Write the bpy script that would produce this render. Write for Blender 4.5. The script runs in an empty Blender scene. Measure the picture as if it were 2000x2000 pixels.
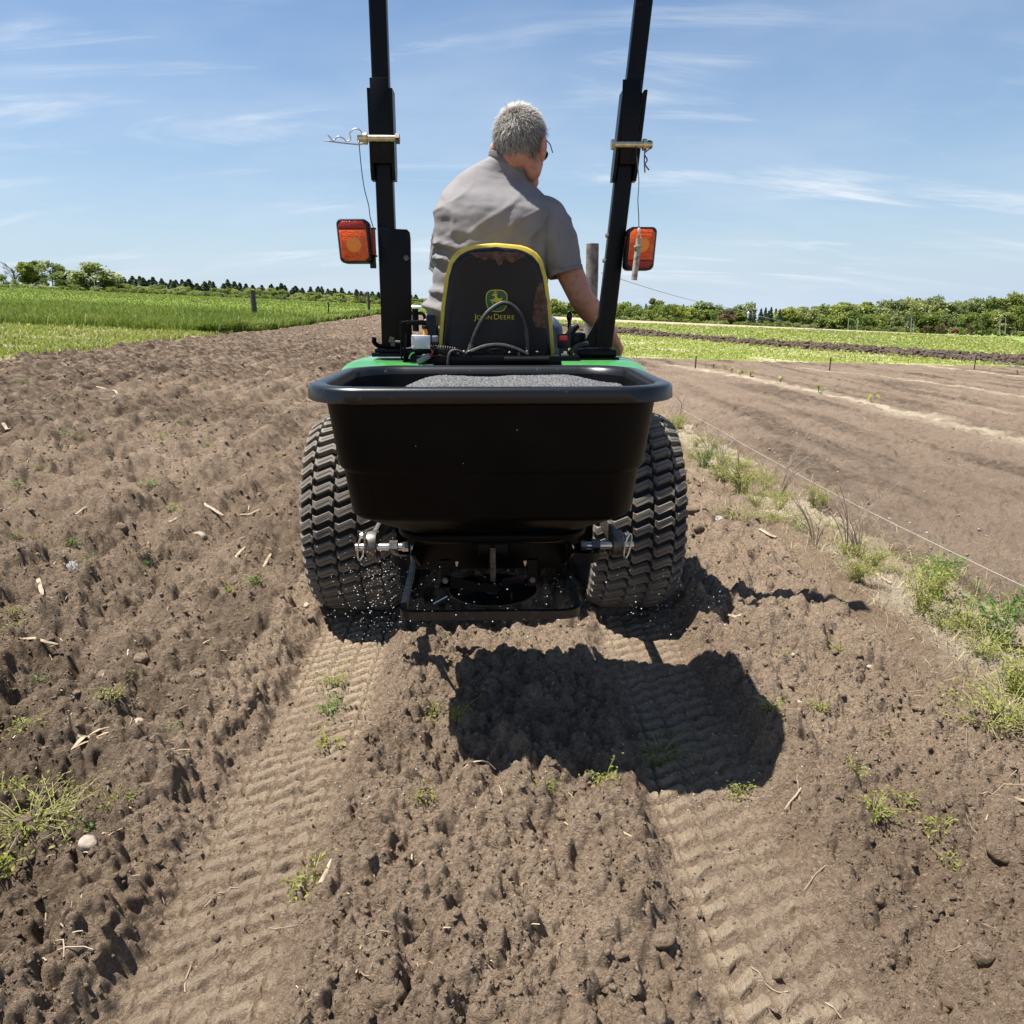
import bpy, bmesh, math, random
import numpy as np
from mathutils import Vector, Matrix, Euler

random.seed(11)
rng = np.random.default_rng(11)
SC = bpy.context.scene
COL = SC.collection
PI = math.pi

# ------------------------------------------------------------------ camera
CAM_H, FPX, PITCH, YAW = 1.10, 1450.0, math.radians(15.42), math.radians(1.38)
cd = bpy.data.cameras.new('camera')
cam = bpy.data.objects.new('camera', cd)
COL.objects.link(cam)
cam.location = (0, 0, CAM_H)
cam.rotation_euler = (PI / 2 - PITCH, 0, -YAW)
cd.sensor_width = 36.0
cd.lens = 36.0 * FPX / 2000.0
cd.clip_start, cd.clip_end = 0.05, 6000
SC.camera = cam

# ------------------------------------------------------------------ light
SUN_DIR = Vector((0.380, -0.072, -1.0)).normalized()          # the way the light travels
sun_el = math.asin(-SUN_DIR.z)
sun_az = math.atan2(-SUN_DIR.x, -SUN_DIR.y)
sl = bpy.data.lights.new('sun', 'SUN')
sl.energy, sl.angle, sl.color = 5.0, math.radians(0.53), (1.0, 0.955, 0.88)
so = bpy.data.objects.new('sun', sl)
COL.objects.link(so)
so.rotation_euler = SUN_DIR.to_track_quat('-Z', 'Y').to_euler()
so.location = (-20, 5, 60)

W = bpy.data.worlds.new('World')
SC.world = W
W.use_nodes = True


def build_world():
    nt = W.node_tree
    nt.nodes.clear()
    N, L = nt.nodes.new, nt.links.new
    out = N('ShaderNodeOutputWorld')
    bg = N('ShaderNodeBackground')
    bg.inputs['Strength'].default_value = 0.061
    L(bg.outputs[0], out.inputs[0])
    sky = N('ShaderNodeTexSky')
    sky.sky_type = 'NISHITA'
    sky.sun_disc = False
    sky.sun_elevation = sun_el
    sky.sun_rotation = sun_az
    sky.air_density, sky.dust_density, sky.ozone_density = 1.0, 0.3, 3.5
    tc = N('ShaderNodeTexCoord')
    sep = N('ShaderNodeSeparateXYZ')
    L(tc.outputs['Generated'], sep.inputs[0])

    def m(op, a, b=None, c=None):
        n = N('ShaderNodeMath')
        n.operation = op
        for i, v in enumerate((a, b, c)):
            if v is None:
                continue
            if isinstance(v, (int, float)):
                n.inputs[i].default_value = v
            else:
                L(v, n.inputs[i])
        return n.outputs[0]
    den = m('ADD', m('MAXIMUM', sep.outputs['Z'], 0.0), 0.22)
    px = m('DIVIDE', sep.outputs['X'], den)
    py = m('DIVIDE', sep.outputs['Y'], den)
    cb = N('ShaderNodeCombineXYZ')
    L(px, cb.inputs[0])
    L(py, cb.inputs[1])

    def noise(rot, scale, loc, detail, dist, nscale):
        mp = N('ShaderNodeMapping')
        mp.inputs['Rotation'].default_value = (0, 0, rot)
        mp.inputs['Scale'].default_value = scale
        mp.inputs['Location'].default_value = loc
        L(cb.outputs[0], mp.inputs[0])
        n = N('ShaderNodeTexNoise')
        n.inputs['Scale'].default_value = nscale
        n.inputs['Detail'].default_value = detail
        n.inputs['Roughness'].default_value = 0.62
        n.inputs['Distortion'].default_value = dist
        L(mp.outputs[0], n.inputs['Vector'])
        return n.outputs['Fac']

    def ramp(v, a, b):
        r = N('ShaderNodeMapRange')
        r.interpolation_type = 'SMOOTHSTEP'
        r.inputs['From Min'].default_value = a
        r.inputs['From Max'].default_value = b
        L(v, r.inputs['Value'])
        return r.outputs[0]
    wisps = ramp(noise(0.42, (0.55, 2.3, 1), (5.61, 6.68, 0), 9, 0.7, 1.5), 0.50, 0.80)
    veil = ramp(noise(-0.3, (0.5, 0.9, 1), (7.16, 8.48, 0), 5, 0.4, 0.8), 0.40, 0.72)
    patch = ramp(noise(0.2, (0.8, 0.8, 1), (6.66, 8.3, 0), 3, 0.2, 0.9), 0.38, 0.58)
    cloud = m('MINIMUM', m('ADD', m('MULTIPLY', m('MULTIPLY', wisps, patch), 1.05), m('MULTIPLY', veil, 0.24)), 0.95)
    low = m('MULTIPLY', m('POWER', m('SUBTRACT', 1.0, m('MINIMUM', m('MAXIMUM', sep.outputs['Z'], 0.0), 1.0)), 6.0), 1.0)

    def blend(f, a, col):
        mx = N('ShaderNodeMix')
        mx.data_type = 'RGBA'
        L(f, mx.inputs['Factor'])
        L(a, mx.inputs['A'])
        mx.inputs['B'].default_value = (*col, 1)
        return mx.outputs['Result']
    hs = N('ShaderNodeHueSaturation')
    hs.inputs['Saturation'].default_value = 1.10
    hs.inputs['Value'].default_value = 0.93
    L(sky.outputs[0], hs.inputs['Color'])
    c = blend(low, hs.outputs[0], (4.0, 4.95, 6.1))
    c = blend(cloud, c, (6.3, 6.75, 7.3))
    L(c, bg.inputs['Color'])


build_world()
vs = SC.view_settings
vs.view_transform = 'Standard'
try:
    vs.look = 'None'
except Exception:
    pass
vs.gamma, vs.exposure, vs.use_curve_mapping = 1.0, 1.20, False


# ------------------------------------------------------------------ pixel helper (turns a place in the photograph into a place in the field)
def _ray(u, v):
    a, b = (u - 1000) / FPX, (1000 - v) / FPX
    y = math.cos(PITCH) + b * math.sin(PITCH)
    z = -math.sin(PITCH) + b * math.cos(PITCH)
    return (a * math.cos(YAW) + y * math.sin(YAW), -a * math.sin(YAW) + y * math.cos(YAW), z)


def at(u, v, Y):
    r = _ray(u, v)
    t = Y / r[1]
    return Vector((r[0] * t, Y, CAM_H + r[2] * t))


# ------------------------------------------------------------------ noise
def _hash(ix, iy, seed):
    h = (ix.astype(np.int64) * 374761393 + iy.astype(np.int64) * 668265263 + seed * 974711) & 0xFFFFFFFF
    h = ((h ^ (h >> 13)) * 1274126177) & 0xFFFFFFFF
    h = (h ^ (h >> 16))
    h = (h * 2246822519) & 0xFFFFFFFF
    return ((h ^ (h >> 15)) & 0xFFFFFF).astype(np.float32) / 16777215.0


def vnoise(x, y, seed=0):
    ix, iy = np.floor(x), np.floor(y)
    fx, fy = x - ix, y - iy
    u, v = fx * fx * fx * (fx * (fx * 6 - 15) + 10), fy * fy * fy * (fy * (fy * 6 - 15) + 10)
    a, b = _hash(ix, iy, seed), _hash(ix + 1, iy, seed)
    c, d = _hash(ix, iy + 1, seed), _hash(ix + 1, iy + 1, seed)
    return ((a + (b - a) * u) + ((c + (d - c) * u) - (a + (b - a) * u)) * v) * 2 - 1


def fbm(x, y, seed=0, octv=4):
    s, a = 0, 0.5
    for i in range(octv):
        s = s + a * vnoise(x, y, seed + i * 17)
        x, y, a = x * 2.03 + 5.2, y * 2.03 + 1.7, a * 0.5
    return s


def clods(x, y, cell, seed, prob, rlo, rhi):
    wx = x + vnoise(x / cell * 1.6, y / cell * 1.6, seed + 3) * cell * 0.22
    wy = y + vnoise(x / cell * 1.6, y / cell * 1.6, seed + 4) * cell * 0.22
    gx, gy = wx / cell, wy / cell
    ix, iy = np.floor(gx), np.floor(gy)
    h = np.zeros_like(x)
    for dx in (-1, 0, 1):
        for dy in (-1, 0, 1):
            jx, jy = ix + dx, iy + dy
            r = rlo + (rhi - rlo) * _hash(jx, jy, seed) ** 1.5
            cx, cy = jx + 0.15 + 0.7 * _hash(jx, jy, seed + 1), jy + 0.15 + 0.7 * _hash(jx, jy, seed + 2)
            an = _hash(jx, jy, seed + 5) * 6.283
            ex, ey = gx - cx, gy - cy
            ca, sa = np.cos(an), np.sin(an)
            d2 = ((ex * ca + ey * sa) ** 2 + ((ey * ca - ex * sa) * 1.45) ** 2) / (r * r)
            b = r * np.sqrt(np.maximum(0, 1 - d2)) * 0.85
            b = np.where(_hash(jx, jy, seed + 6) < prob, b, 0)
            h = np.maximum(h, b)
    return h * cell


def crumbs(x, y, cell, seed):
    """Packed crumbs: overlapping little mounds of uneven height with sharp clefts between."""
    wx = x + vnoise(x / cell * 0.9, y / cell * 0.9, seed + 3) * cell * 0.35
    wy = y + vnoise(x / cell * 0.9, y / cell * 0.9, seed + 4) * cell * 0.35
    gx, gy = wx / cell, wy / cell
    ix, iy = np.floor(gx), np.floor(gy)
    h = np.full_like(x, -1.0)
    for dx in (-1, 0, 1):
        for dy in (-1, 0, 1):
            jx, jy = ix + dx, iy + dy
            a = _hash(jx, jy, seed)
            b = _hash(jx, jy, seed + 1)
            c = _hash(jx, jy, seed + 2)
            d2 = (gx - jx - b) ** 2 + (gy - jy - c) ** 2
            h = np.maximum(h, 0.75 * a - 1.25 * d2 / (0.35 + a))
    return np.maximum(h, -0.6) * cell


def sstep(a, b, x):
    t = np.clip((x - a) / (b - a), 0, 1)
    return t * t * (3 - 2 * t)


# ------------------------------------------------------------------ the lie of the land
PLE_Y = [0, 11, 15, 24, 29, 41, 68, 100, 2000]
PLE_X = [-7.3, -7.4, -7.5, -7.8, -7.7, -8.5, -10.2, -12, -12]
DSB = ([6.4, 9.3, 10.8, 12.9, 15.3, 17.0, 40], [40, 36, 31.6, 29.8, 26.4, 24.2, 24.2])
DST = ([4, 9.2, 11.2, 13.7, 16.6, 20, 23.5, 40], [75, 58, 43.6, 40.0, 38.3, 34.8, 33, 29])
FGT = ([0, 16, 36, 59, 74, 190, 600], [82, 88, 97, 107, 116, 260, 500])
Z_NAMES = ['ploughed_soil', 'field_margin', 'tilled_plot', 'weedy_ground', 'rye_field', 'grass_strip', 'ploughed_strip', 'pasture', 'stubble_field']


def plough_edge(y):
    return np.interp(y, PLE_Y, PLE_X)


def zone(x, y):
    w = vnoise(x * 1.3, y * 1.3, 91) * 0.10 + vnoise(x * 5, y * 5, 92) * 0.05
    z = np.zeros(x.shape, np.int32)
    pe = plough_edge(y) + w * 1.6
    z[x < pe] = 3
    z[(x < pe - 0.15) & (y > 22.4 + w * 3)] = 4
    z[(x >= pe) & (y > 95)] = 4
    mg = x > 1.40 + w
    z[mg] = 1
    z[(x > 2.02 + w * 1.2)] = 2
    lim = 18.2 + 0.32 * x + w * 3
    far = (x > 1.4) & (y > np.where(x < 17.5, lim, 23.8 + w * 3))
    z[far] = 5
    bot, top, fg = np.interp(x, *DSB), np.interp(x, *DST), np.interp(x, *FGT)
    z[far & (y > bot + w * 4)] = 6
    z[far & (y > top + w * 4)] = 7
    z[far & (y > fg) & (x < 80)] = 8
    z[far & (y > fg + 55)] = 7
    return z


def slope(x, y):
    z = -0.0435 * x * sstep(0.85, 2.2, np.abs(x))
    z = z - 3.0 * sstep(125, 235, y) * sstep(2, 30, x)
    return z


PITCH_L = 2 * PI * 0.375 / 46


def height(x, y, sp):
    """Ground height; sp = sample spacing, so that lumps finer than the samples are left out."""
    x = np.asarray(x, np.float64)
    y = np.asarray(y, np.float64)
    sp = np.asarray(sp, np.float64) + 0 * x
    zn = zone(x, y)
    z = slope(x, y)
    pl = (zn == 0)
    rough = np.select([pl, zn == 1, zn == 2, zn == 3, zn == 6], [1.0, 0.40, 0.58, 0.5, 1.3], 0.25)
    inplot = sstep(1.15, 1.5, x)
    rough = np.where(zn == 0, 1.0 - 0.5 * inplot, rough)
    # wheel tracks behind the tractor
    on = 1 - sstep(2.45, 2.85, y)
    wob = vnoise(y * 2.1, y * 0 + 3, 5) * 0.012
    edge = 0.018 * vnoise(x * 9, y * 9, 7)
    trk = np.zeros_like(x)
    for s in (-1, 1):
        d = np.abs(x - s * 0.5 + wob) + edge
        trk = np.maximum(trk, 1 - sstep(0.120, 0.205, d))
    trk = trk * on
    ax = np.abs(x)
    berm = np.exp(-((ax - 0.75) / 0.08) ** 2) * 0.022 + np.exp(-((ax - 0.24) / 0.08) ** 2) * 0.014
    z = z + on * berm * (0.6 + 0.8 * vnoise(x * 7, y * 7, 71)) - 0.026 * trk
    # long swells and furrows left by the cultivator
    fur = np.sin((x + 0.05 * vnoise(x * 0.7, y * 0.7, 8)) * 2 * PI / 0.40) * (0.038 + 0.02 * vnoise(x * 1.2, y * 0.8, 9)) * sstep(-0.85, -1.15, x)
    z = z + np.where(pl, fur, 0)
    z = z + rough * (1 - trk) * (fbm(x * 2.4, y * 2.4, 21, 3) * 0.036)
    patchy = 0.45 + 0.55 * sstep(-0.5, 0.4, vnoise(x * 1.7, y * 1.7, 33))
    damp = rough * (1 - 0.98 * trk) * patchy * (1 - 0.25 * on * sstep(0.4, 0.2, ax))
    # tread print
    bar = np.zeros_like(x)
    pat = np.zeros_like(x)
    near = (np.abs(ax - 0.5) < 0.2) & (y < 2.9)
    if near.any():
        xn, yn = x[near], y[near]
        s = np.sign(xn)
        a = xn - s * 0.5 + wob[near]
        c = np.floor(a / 0.068 + 0.5)
        lx = a / 0.068 - c
        rise = np.interp(lx, [-0.5, -0.32, 0.30, 0.5], [-0.004, -0.014, 0.014, 0.004])
        ph = (yn - rise * 1.15 - c * 0.0285 + vnoise(xn * 8, yn * 8, 77) * 0.010 + vnoise(xn * 25, yn * 25, 79) * 0.004) / 0.0515
        pr = np.sin(ph * 2 * PI) + 0.15
        gap = 1 - 0.8 * sstep(0.42, 0.5, np.abs(lx))
        inb = (1 - sstep(0.108, 0.132, np.abs(a))) * on[near]
        keep = 0.45 + 0.55 * sstep(-0.6, 0.1, vnoise(xn * 3.7 + 9, yn * 3.7, 81))
        b_ = gap * np.clip(0.5 + 2.4 * pr, 0, 1)
        pat[near] = inb * keep * b_
        bar[near] = inb * keep
        z[near] = z[near] + inb * keep * (b_ - 0.45) * np.where(xn > 0, 0.0155, 0.023)
    for cell, seed, prob, amp in ((0.34, 100, 0.30, 0.34), (0.15, 130, 0.45, 0.44), (0.075, 160, 0.30, 0.42)):
        fade = np.clip((cell / sp - 1.5) / 1.6, 0, 1)
        use = (fade > 0) & (damp > 0.05)
        if use.any():
            h = np.zeros_like(x)
            h[use] = clods(x[use], y[use], cell, seed, prob, 0.26, 0.62)
            z = z + damp * amp * h * fade
    kc = np.maximum(rough * (1 - 0.55 * trk), 0.2) * (0.55 + 0.45 * patchy)
    kc = kc * (1 - 0.88 * pat) * (1 - 0.55 * bar)
    for cell, seed, amp in ((0.23, 301, 0.16), (0.105, 311, 0.38), (0.052, 321, 0.60), (0.026, 331, 1.0), (0.0135, 341, 1.0)):
        fade = np.clip((cell / sp - 0.9) / 1.2, 0, 1)
        use = fade > 0
        if use.any():
            h = np.zeros_like(x)
            h[use] = crumbs(x[use], y[use], cell, seed)
            k = kc if cell < 0.06 else kc * (1 - 0.9 * trk)
            z = z + k * amp * h * fade
    z = z + rough * (1 - 0.7 * trk) * 0.006 * fbm(x * 30, y * 30, 55, 3) * np.clip(0.03 / sp, 0, 1)
    # rye canopy
    z = z + np.where(zn == 4, 0.42 * sstep(22.6, 27, y) * sstep(0.1, 2.0, plough_edge(y) - x + 0 * y) + np.where(y > 95, 0.42, 0) * 0, 0)
    z = z + np.where(zn == 4, 0.05 * fbm(x * 0.9, y * 0.5, 44, 3), 0)
    height.pat = pat
    return z


def hgt(x, y):
    return float(height(np.array([x]), np.array([y]), np.array([0.02]))[0])


# ------------------------------------------------------------------ mesh helpers
def np_mesh(name, verts, quads=None, tris=None, attrs=None, smooth=False):
    me = bpy.data.meshes.new(name)
    verts = np.asarray(verts, np.float32).reshape(-1, 3)
    me.vertices.add(len(verts))
    me.vertices.foreach_set('co', verts.ravel())
    idx, starts, tot, n = [], [], [], 0
    for arr, k in ((quads, 4), (tris, 3)):
        if arr is None or len(arr) == 0:
            continue
        arr = np.asarray(arr, np.int32).reshape(-1, k)
        idx.append(arr.ravel())
        starts.append(np.arange(len(arr), dtype=np.int32) * k + n)
        n += arr.size
    idx = np.concatenate(idx)
    starts = np.concatenate(starts)
    me.loops.add(len(idx))
    me.loops.foreach_set('vertex_index', idx)
    me.polygons.add(len(starts))
    me.polygons.foreach_set('loop_start', starts)
    if smooth:
        me.polygons.foreach_set('use_smooth', np.ones(len(starts), bool))
    for an, av in (attrs or {}).items():
        at_ = me.attributes.new(an, 'FLOAT', 'POINT')
        at_.data.foreach_set('value', np.asarray(av, np.float32).ravel())
    me.update(calc_edges=True)
    me.validate()
    return me


def link(name, me, mats=None, parent=None, **props):
    o = bpy.data.objects.new(name, me)
    COL.objects.link(o)
    if mats is not None and me is not None:
        for mm in (mats if isinstance(mats, (list, tuple)) else [mats]):
            if len(me.materials) == 0 or mm.name not in [q.name for q in me.materials]:
                me.materials.append(mm)
    if parent is not None:
        o.parent = parent
        if parent.type == 'EMPTY':
            o.matrix_parent_inverse = Matrix.Translation(-parent.location)
    for k, v in props.items():
        o[k] = v
    return o


def thing(name, label, cat, loc=(0, 0, 0), group=None):
    o = bpy.data.objects.new(name, None)
    COL.objects.link(o)
    o.empty_display_size = 0.1
    o.location = loc
    o['label'], o['category'] = label, cat
    if group:
        o['group'] = group
    return o


class MB:
    """Collects shapes into one mesh."""

    def __init__(self):
        self.v, self.f, self.mi = [], [], []

    def add(self, verts, faces, mi=0):
        b = len(self.v)
        self.v += [tuple(p) for p in verts]
        for f in faces:
            self.f.append([b + i for i in f])
            self.mi.append(mi)
        return self

    def box(self, c, s, rot=(0, 0, 0), bev=0.0, mi=0):
        bm = bmesh.new()
        bmesh.ops.create_cube(bm, size=1.0)
        bmesh.ops.scale(bm, vec=s, verts=bm.verts)
        if bev > 0:
            bmesh.ops.bevel(bm, geom=list(bm.edges), offset=min(bev, 0.45 * min(s)), segments=2, profile=0.5, affect='EDGES')
        M = Matrix.Translation(c) @ Euler([math.radians(a) for a in rot]).to_matrix().to_4x4()
        bm.transform(M)
        self._bm(bm, mi)
        return self

    def _bm(self, bm, mi=0):
        bm.verts.index_update()
        self.add([v.co[:] for v in bm.verts], [[v.index for v in f.verts] for f in bm.faces], mi)
        bm.free()

    def box2(self, a, b, bev=0.0, mi=0):
        a, b = Vector(a), Vector(b)
        return self.box((a + b) / 2, [abs(q) for q in (b - a)], bev=bev, mi=mi)

    def ball(self, c, r, sub=2, rot=None, mi=0):
        bm = bmesh.new()
        bmesh.ops.create_icosphere(bm, subdivisions=sub, radius=1.0)
        r = (r, r, r) if isinstance(r, (int, float)) else r
        M = Matrix.Translation(c) @ (rot.to_4x4() if rot else Matrix.Identity(4)) @ Matrix.Diagonal((*r, 1))
        bm.transform(M)
        self._bm(bm, mi)
        return self

    def tube(self, path, r, n=8, closed=False, mi=0, caps=True, flat=None):
        P = [Vector(p) for p in path]
        R = r if isinstance(r, (list, tuple)) else [r] * len(P)
        rings, prev = [], None
        m = len(P)
        for i, p in enumerate(P):
            if closed:
                t = P[(i + 1) % m] - P[i - 1]
            else:
                t = P[min(i + 1, m - 1)] - P[max(i - 1, 0)]
            t.normalize()
            if prev is None:
                up = Vector((0, 0, 1)) if abs(t.z) < 0.9 else Vector((1, 0, 0))
                a = t.cross(up).normalized()
            else:
                a = (prev - t * prev.dot(t)).normalized()
            prev = a
            b = t.cross(a)
            ring = []
            for k in range(n):
                an = 2 * PI * k / n + (PI / n if n == 4 else 0)
                ca, sa = math.cos(an), math.sin(an)
                if flat:
                    ca, sa = ca * flat[0], sa * flat[1]
                ring.append(p + (a * ca + b * sa) * R[i])
            rings.append(ring)
        vv = [q for ring in rings for q in ring]
        ff = []
        for i in range(m if closed else m - 1):
            for k in range(n):
                j = (i + 1) % m
                ff.append([i * n + k, i * n + (k + 1) % n, j * n + (k + 1) % n, j * n + k])
        if caps and not closed:
            ff.append(list(range(n))[::-1])
            ff.append([(m - 1) * n + k for k in range(n)])
        return self.add(vv, ff, mi)

    def cyl(self, p0, p1, r, n=16, r2=None, mi=0):
        return self.tube([p0, p1], [r, r if r2 is None else r2], n=n, mi=mi)

    def lathe(self, prof, c, axis='z', n=32, mi=0, closed=False):
        """prof: (radius, along-axis) pairs."""
        vv, ff = [], []
        for (r, h) in prof:
            for k in range(n):
                a = 2 * PI * k / n
                p = {'z': (r * math.cos(a), r * math.sin(a), h), 'x': (h, r * math.cos(a), r * math.sin(a)), 'y': (r * math.sin(a), h, r * math.cos(a))}[axis]
                vv.append(Vector(c) + Vector(p))
        for i in range(len(prof) - 1):
            for k in range(n):
                ff.append([i * n + k, i * n + (k + 1) % n, (i + 1) * n + (k + 1) % n, (i + 1) * n + k])
        if not closed:
            ff.append(list(range(n))[::-1])
            ff.append([(len(prof) - 1) * n + k for k in range(n)])
        return self.add(vv, ff, mi)

    def rings(self, rings, mi=0, cap0=True, cap1=True):
        n = len(rings[0])
        vv = [p for r in rings for p in r]
        ff = []
        for i in range(len(rings) - 1):
            for k in range(n):
                ff.append([i * n + k, i * n + (k + 1) % n, (i + 1) * n + (k + 1) % n, (i + 1) * n + k])
        if cap0:
            ff.append(list(range(n))[::-1])
        if cap1:
            ff.append([(len(rings) - 1) * n + k for k in range(n)])
        return self.add(vv, ff, mi)

    def prism(self, poly, steps, put, mi=0):
        """poly: 2-D outline (anticlockwise); steps: (inset, depth) rings; put(a, b, depth) -> point."""
        n = len(poly)
        P = [Vector((a, b)) for a, b in poly]
        nr = []
        for i in range(n):
            e0, e1 = (P[i] - P[i - 1]), (P[(i + 1) % n] - P[i])
            n0, n1 = Vector((-e0.y, e0.x)), Vector((-e1.y, e1.x))
            if n0.length:
                n0.normalize()
            if n1.length:
                n1.normalize()
            v = n0 + n1
            nr.append(v.normalized() / max(0.5, (v.normalized().dot(n0))) if v.length > 1e-6 else n0)
        rr = [[put(*(P[i] + nr[i] * ins), d) for i in range(n)] for ins, d in steps]
        return self.rings(rr, mi)

    def build(self, name, mats, parent=None, smooth=35, **props):
        me = bpy.data.meshes.new(name)
        me.from_pydata([tuple(v) for v in self.v], [], self.f)
        if any(self.mi):
            me.polygons.foreach_set('material_index', np.array(self.mi, np.int32))
        bm = bmesh.new()
        bm.from_mesh(me)
        bmesh.ops.recalc_face_normals(bm, faces=bm.faces)
        bm.to_mesh(me)
        bm.free()
        if smooth:
            me.polygons.foreach_set('use_smooth', np.ones(len(me.polygons), bool))
            me.set_sharp_from_angle(angle=math.radians(smooth))
        me.update()
        return link(name, me, mats, parent, **props)


def rrect(hx, hy, r, n=8):
    pts = []
    for (sx, sy, a0) in ((1, 1, 0), (-1, 1, 90), (-1, -1, 180), (1, -1, 270)):
        for k in range(n + 1):
            a = math.radians(a0 + 90 * k / n)
            pts.append((sx * (hx - r) + r * math.cos(a), sy * (hy - r) + r * math.sin(a)))
    return pts


# ------------------------------------------------------------------ materials
def new_mat(name):
    mt = bpy.data.materials.new(name)
    mt.use_nodes = True
    nt = mt.node_tree
    b = nt.nodes['Principled BSDF']
    return mt, nt, b


def pmat(name, col, rough=0.5, metal=0.0, col2=None, scale=30, lo=0.4, hi=0.65, bump=0.0, bscale=200, spec=0.5, detail=4, coat=0.0):
    mt, nt, b = new_mat(name)
    b.inputs['Roughness'].default_value = rough
    b.inputs['Metallic'].default_value = metal
    b.inputs['Specular IOR Level'].default_value = spec
    b.inputs['Coat Weight'].default_value = coat
    b.inputs['Base Color'].default_value = (*col, 1)
    tc = nt.nodes.new('ShaderNodeTexCoord')
    if col2:
        n = nt.nodes.new('ShaderNodeTexNoise')
        n.inputs['Scale'].default_value = scale
        n.inputs['Detail'].default_value = detail
        nt.links.new(tc.outputs['Object'], n.inputs['Vector'])
        r = nt.nodes.new('ShaderNodeMapRange')
        r.inputs['From Min'].default_value = lo
        r.inputs['From Max'].default_value = hi
        nt.links.new(n.outputs['Fac'], r.inputs['Value'])
        mx = nt.nodes.new('ShaderNodeMix')
        mx.data_type = 'RGBA'
        mx.inputs['A'].default_value = (*col, 1)
        mx.inputs['B'].default_value = (*col2, 1)
        nt.links.new(r.outputs[0], mx.inputs['Factor'])
        nt.links.new(mx.outputs['Result'], b.inputs['Base Color'])
    if bump:
        n2 = nt.nodes.new('ShaderNodeTexNoise')
        n2.inputs['Scale'].default_value = bscale
        n2.inputs['Detail'].default_value = 3
        nt.links.new(tc.outputs['Object'], n2.inputs['Vector'])
        bp = nt.nodes.new('ShaderNodeBump')
        bp.inputs['Strength'].default_value = bump
        bp.inputs['Distance'].default_value = 0.004
        nt.links.new(n2.outputs['Fac'], bp.inputs['Height'])
        nt.links.new(bp.outputs[0], b.inputs['Normal'])
    return mt


def soil_mat(name, dark, light, pale=(0.56, 0.44, 0.31), fine=1.0, bumpd=0.022, attr='sand'):
    mt, nt, b = new_mat(name)
    N, L = nt.nodes.new, nt.links.new
    b.inputs['Roughness'].default_value = 0.95
    b.inputs['Specular IOR Level'].default_value = 0.1
    geo = N('ShaderNodeNewGeometry')

    def noise(s, d, r=0.6):
        n = N('ShaderNodeTexNoise')
        n.inputs['Scale'].default_value = s
        n.inputs['Detail'].default_value = d
        n.inputs['Roughness'].default_value = r
        L(geo.outputs['Position'], n.inputs['Vector'])
        return n.outputs['Fac']

    def mix(f, a, c):
        m = N('ShaderNodeMix')
        m.data_type = 'RGBA'
        L(f, m.inputs['Factor'])
        for s, v in (('A', a), ('B', c)):
            if isinstance(v, tuple):
                m.inputs[s].default_value = (*v, 1)
            else:
                L(v, m.inputs[s])
        return m.outputs['Result']

    def rng_(v, a, c):
        r = N('ShaderNodeMapRange')
        r.inputs['From Min'].default_value = a
        r.inputs['From Max'].default_value = c
        L(v, r.inputs['Value'])
        return r.outputs[0]
    base = mix(rng_(noise(1.3, 4), 0.35, 0.65), dark, light)
    mid = tuple((p + q) / 2 for p, q in zip(dark, light))
    base = mix(rng_(noise(17, 5), 0.30, 0.72), base, mid)
    spk = rng_(noise(160 * fine, 2), 0.60, 0.72)
    sm = N('ShaderNodeMath')
    sm.operation = 'MULTIPLY'
    sm.inputs[1].default_value = 0.45
    L(spk, sm.inputs[0])
    base = mix(sm.outputs[0], base, tuple(min(1, c * 1.5) for c in light))
    dk = N('ShaderNodeMath')
    dk.operation = 'MULTIPLY'
    dk.inputs[1].default_value = 0.38
    L(rng_(noise(95 * fine, 3), 0.56, 0.44), dk.inputs[0])
    base = mix(dk.outputs[0], base, tuple(c * 0.55 for c in dark))
    mo = N('ShaderNodeAttribute')
    mo.attribute_name = 'moist_shade'
    mm_ = N('ShaderNodeMath')
    mm_.operation = 'MULTIPLY'
    mm_.use_clamp = True
    L(mo.outputs['Fac'], mm_.inputs[0])
    L(rng_(noise(9, 4), 0.25, 0.6), mm_.inputs[1])
    base = mix(mm_.outputs[0], base, tuple(c * 0.36 for c in dark))
    at_ = N('ShaderNodeAttribute')
    at_.attribute_name = attr
    base = mix(at_.outputs['Fac'], base, mix(rng_(noise(60, 4), 0.35, 0.65), pale, tuple(c * 0.8 for c in pale)))
    L(base, b.inputs['Base Color'])
    bp = N('ShaderNodeBump')
    bp.inputs['Strength'].default_value = 1.0
    bp.inputs['Distance'].default_value = bumpd
    hm = N('ShaderNodeMath')
    hm.operation = 'MULTIPLY_ADD'
    hm.inputs[1].default_value = 1.6
    L(noise(22 * fine, 5, 0.72), hm.inputs[0])
    L(noise(150 * fine, 6, 0.75), hm.inputs[2])
    L(hm.outputs[0], bp.inputs['Height'])
    L(bp.outputs[0], b.inputs['Normal'])
    return mt


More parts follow.
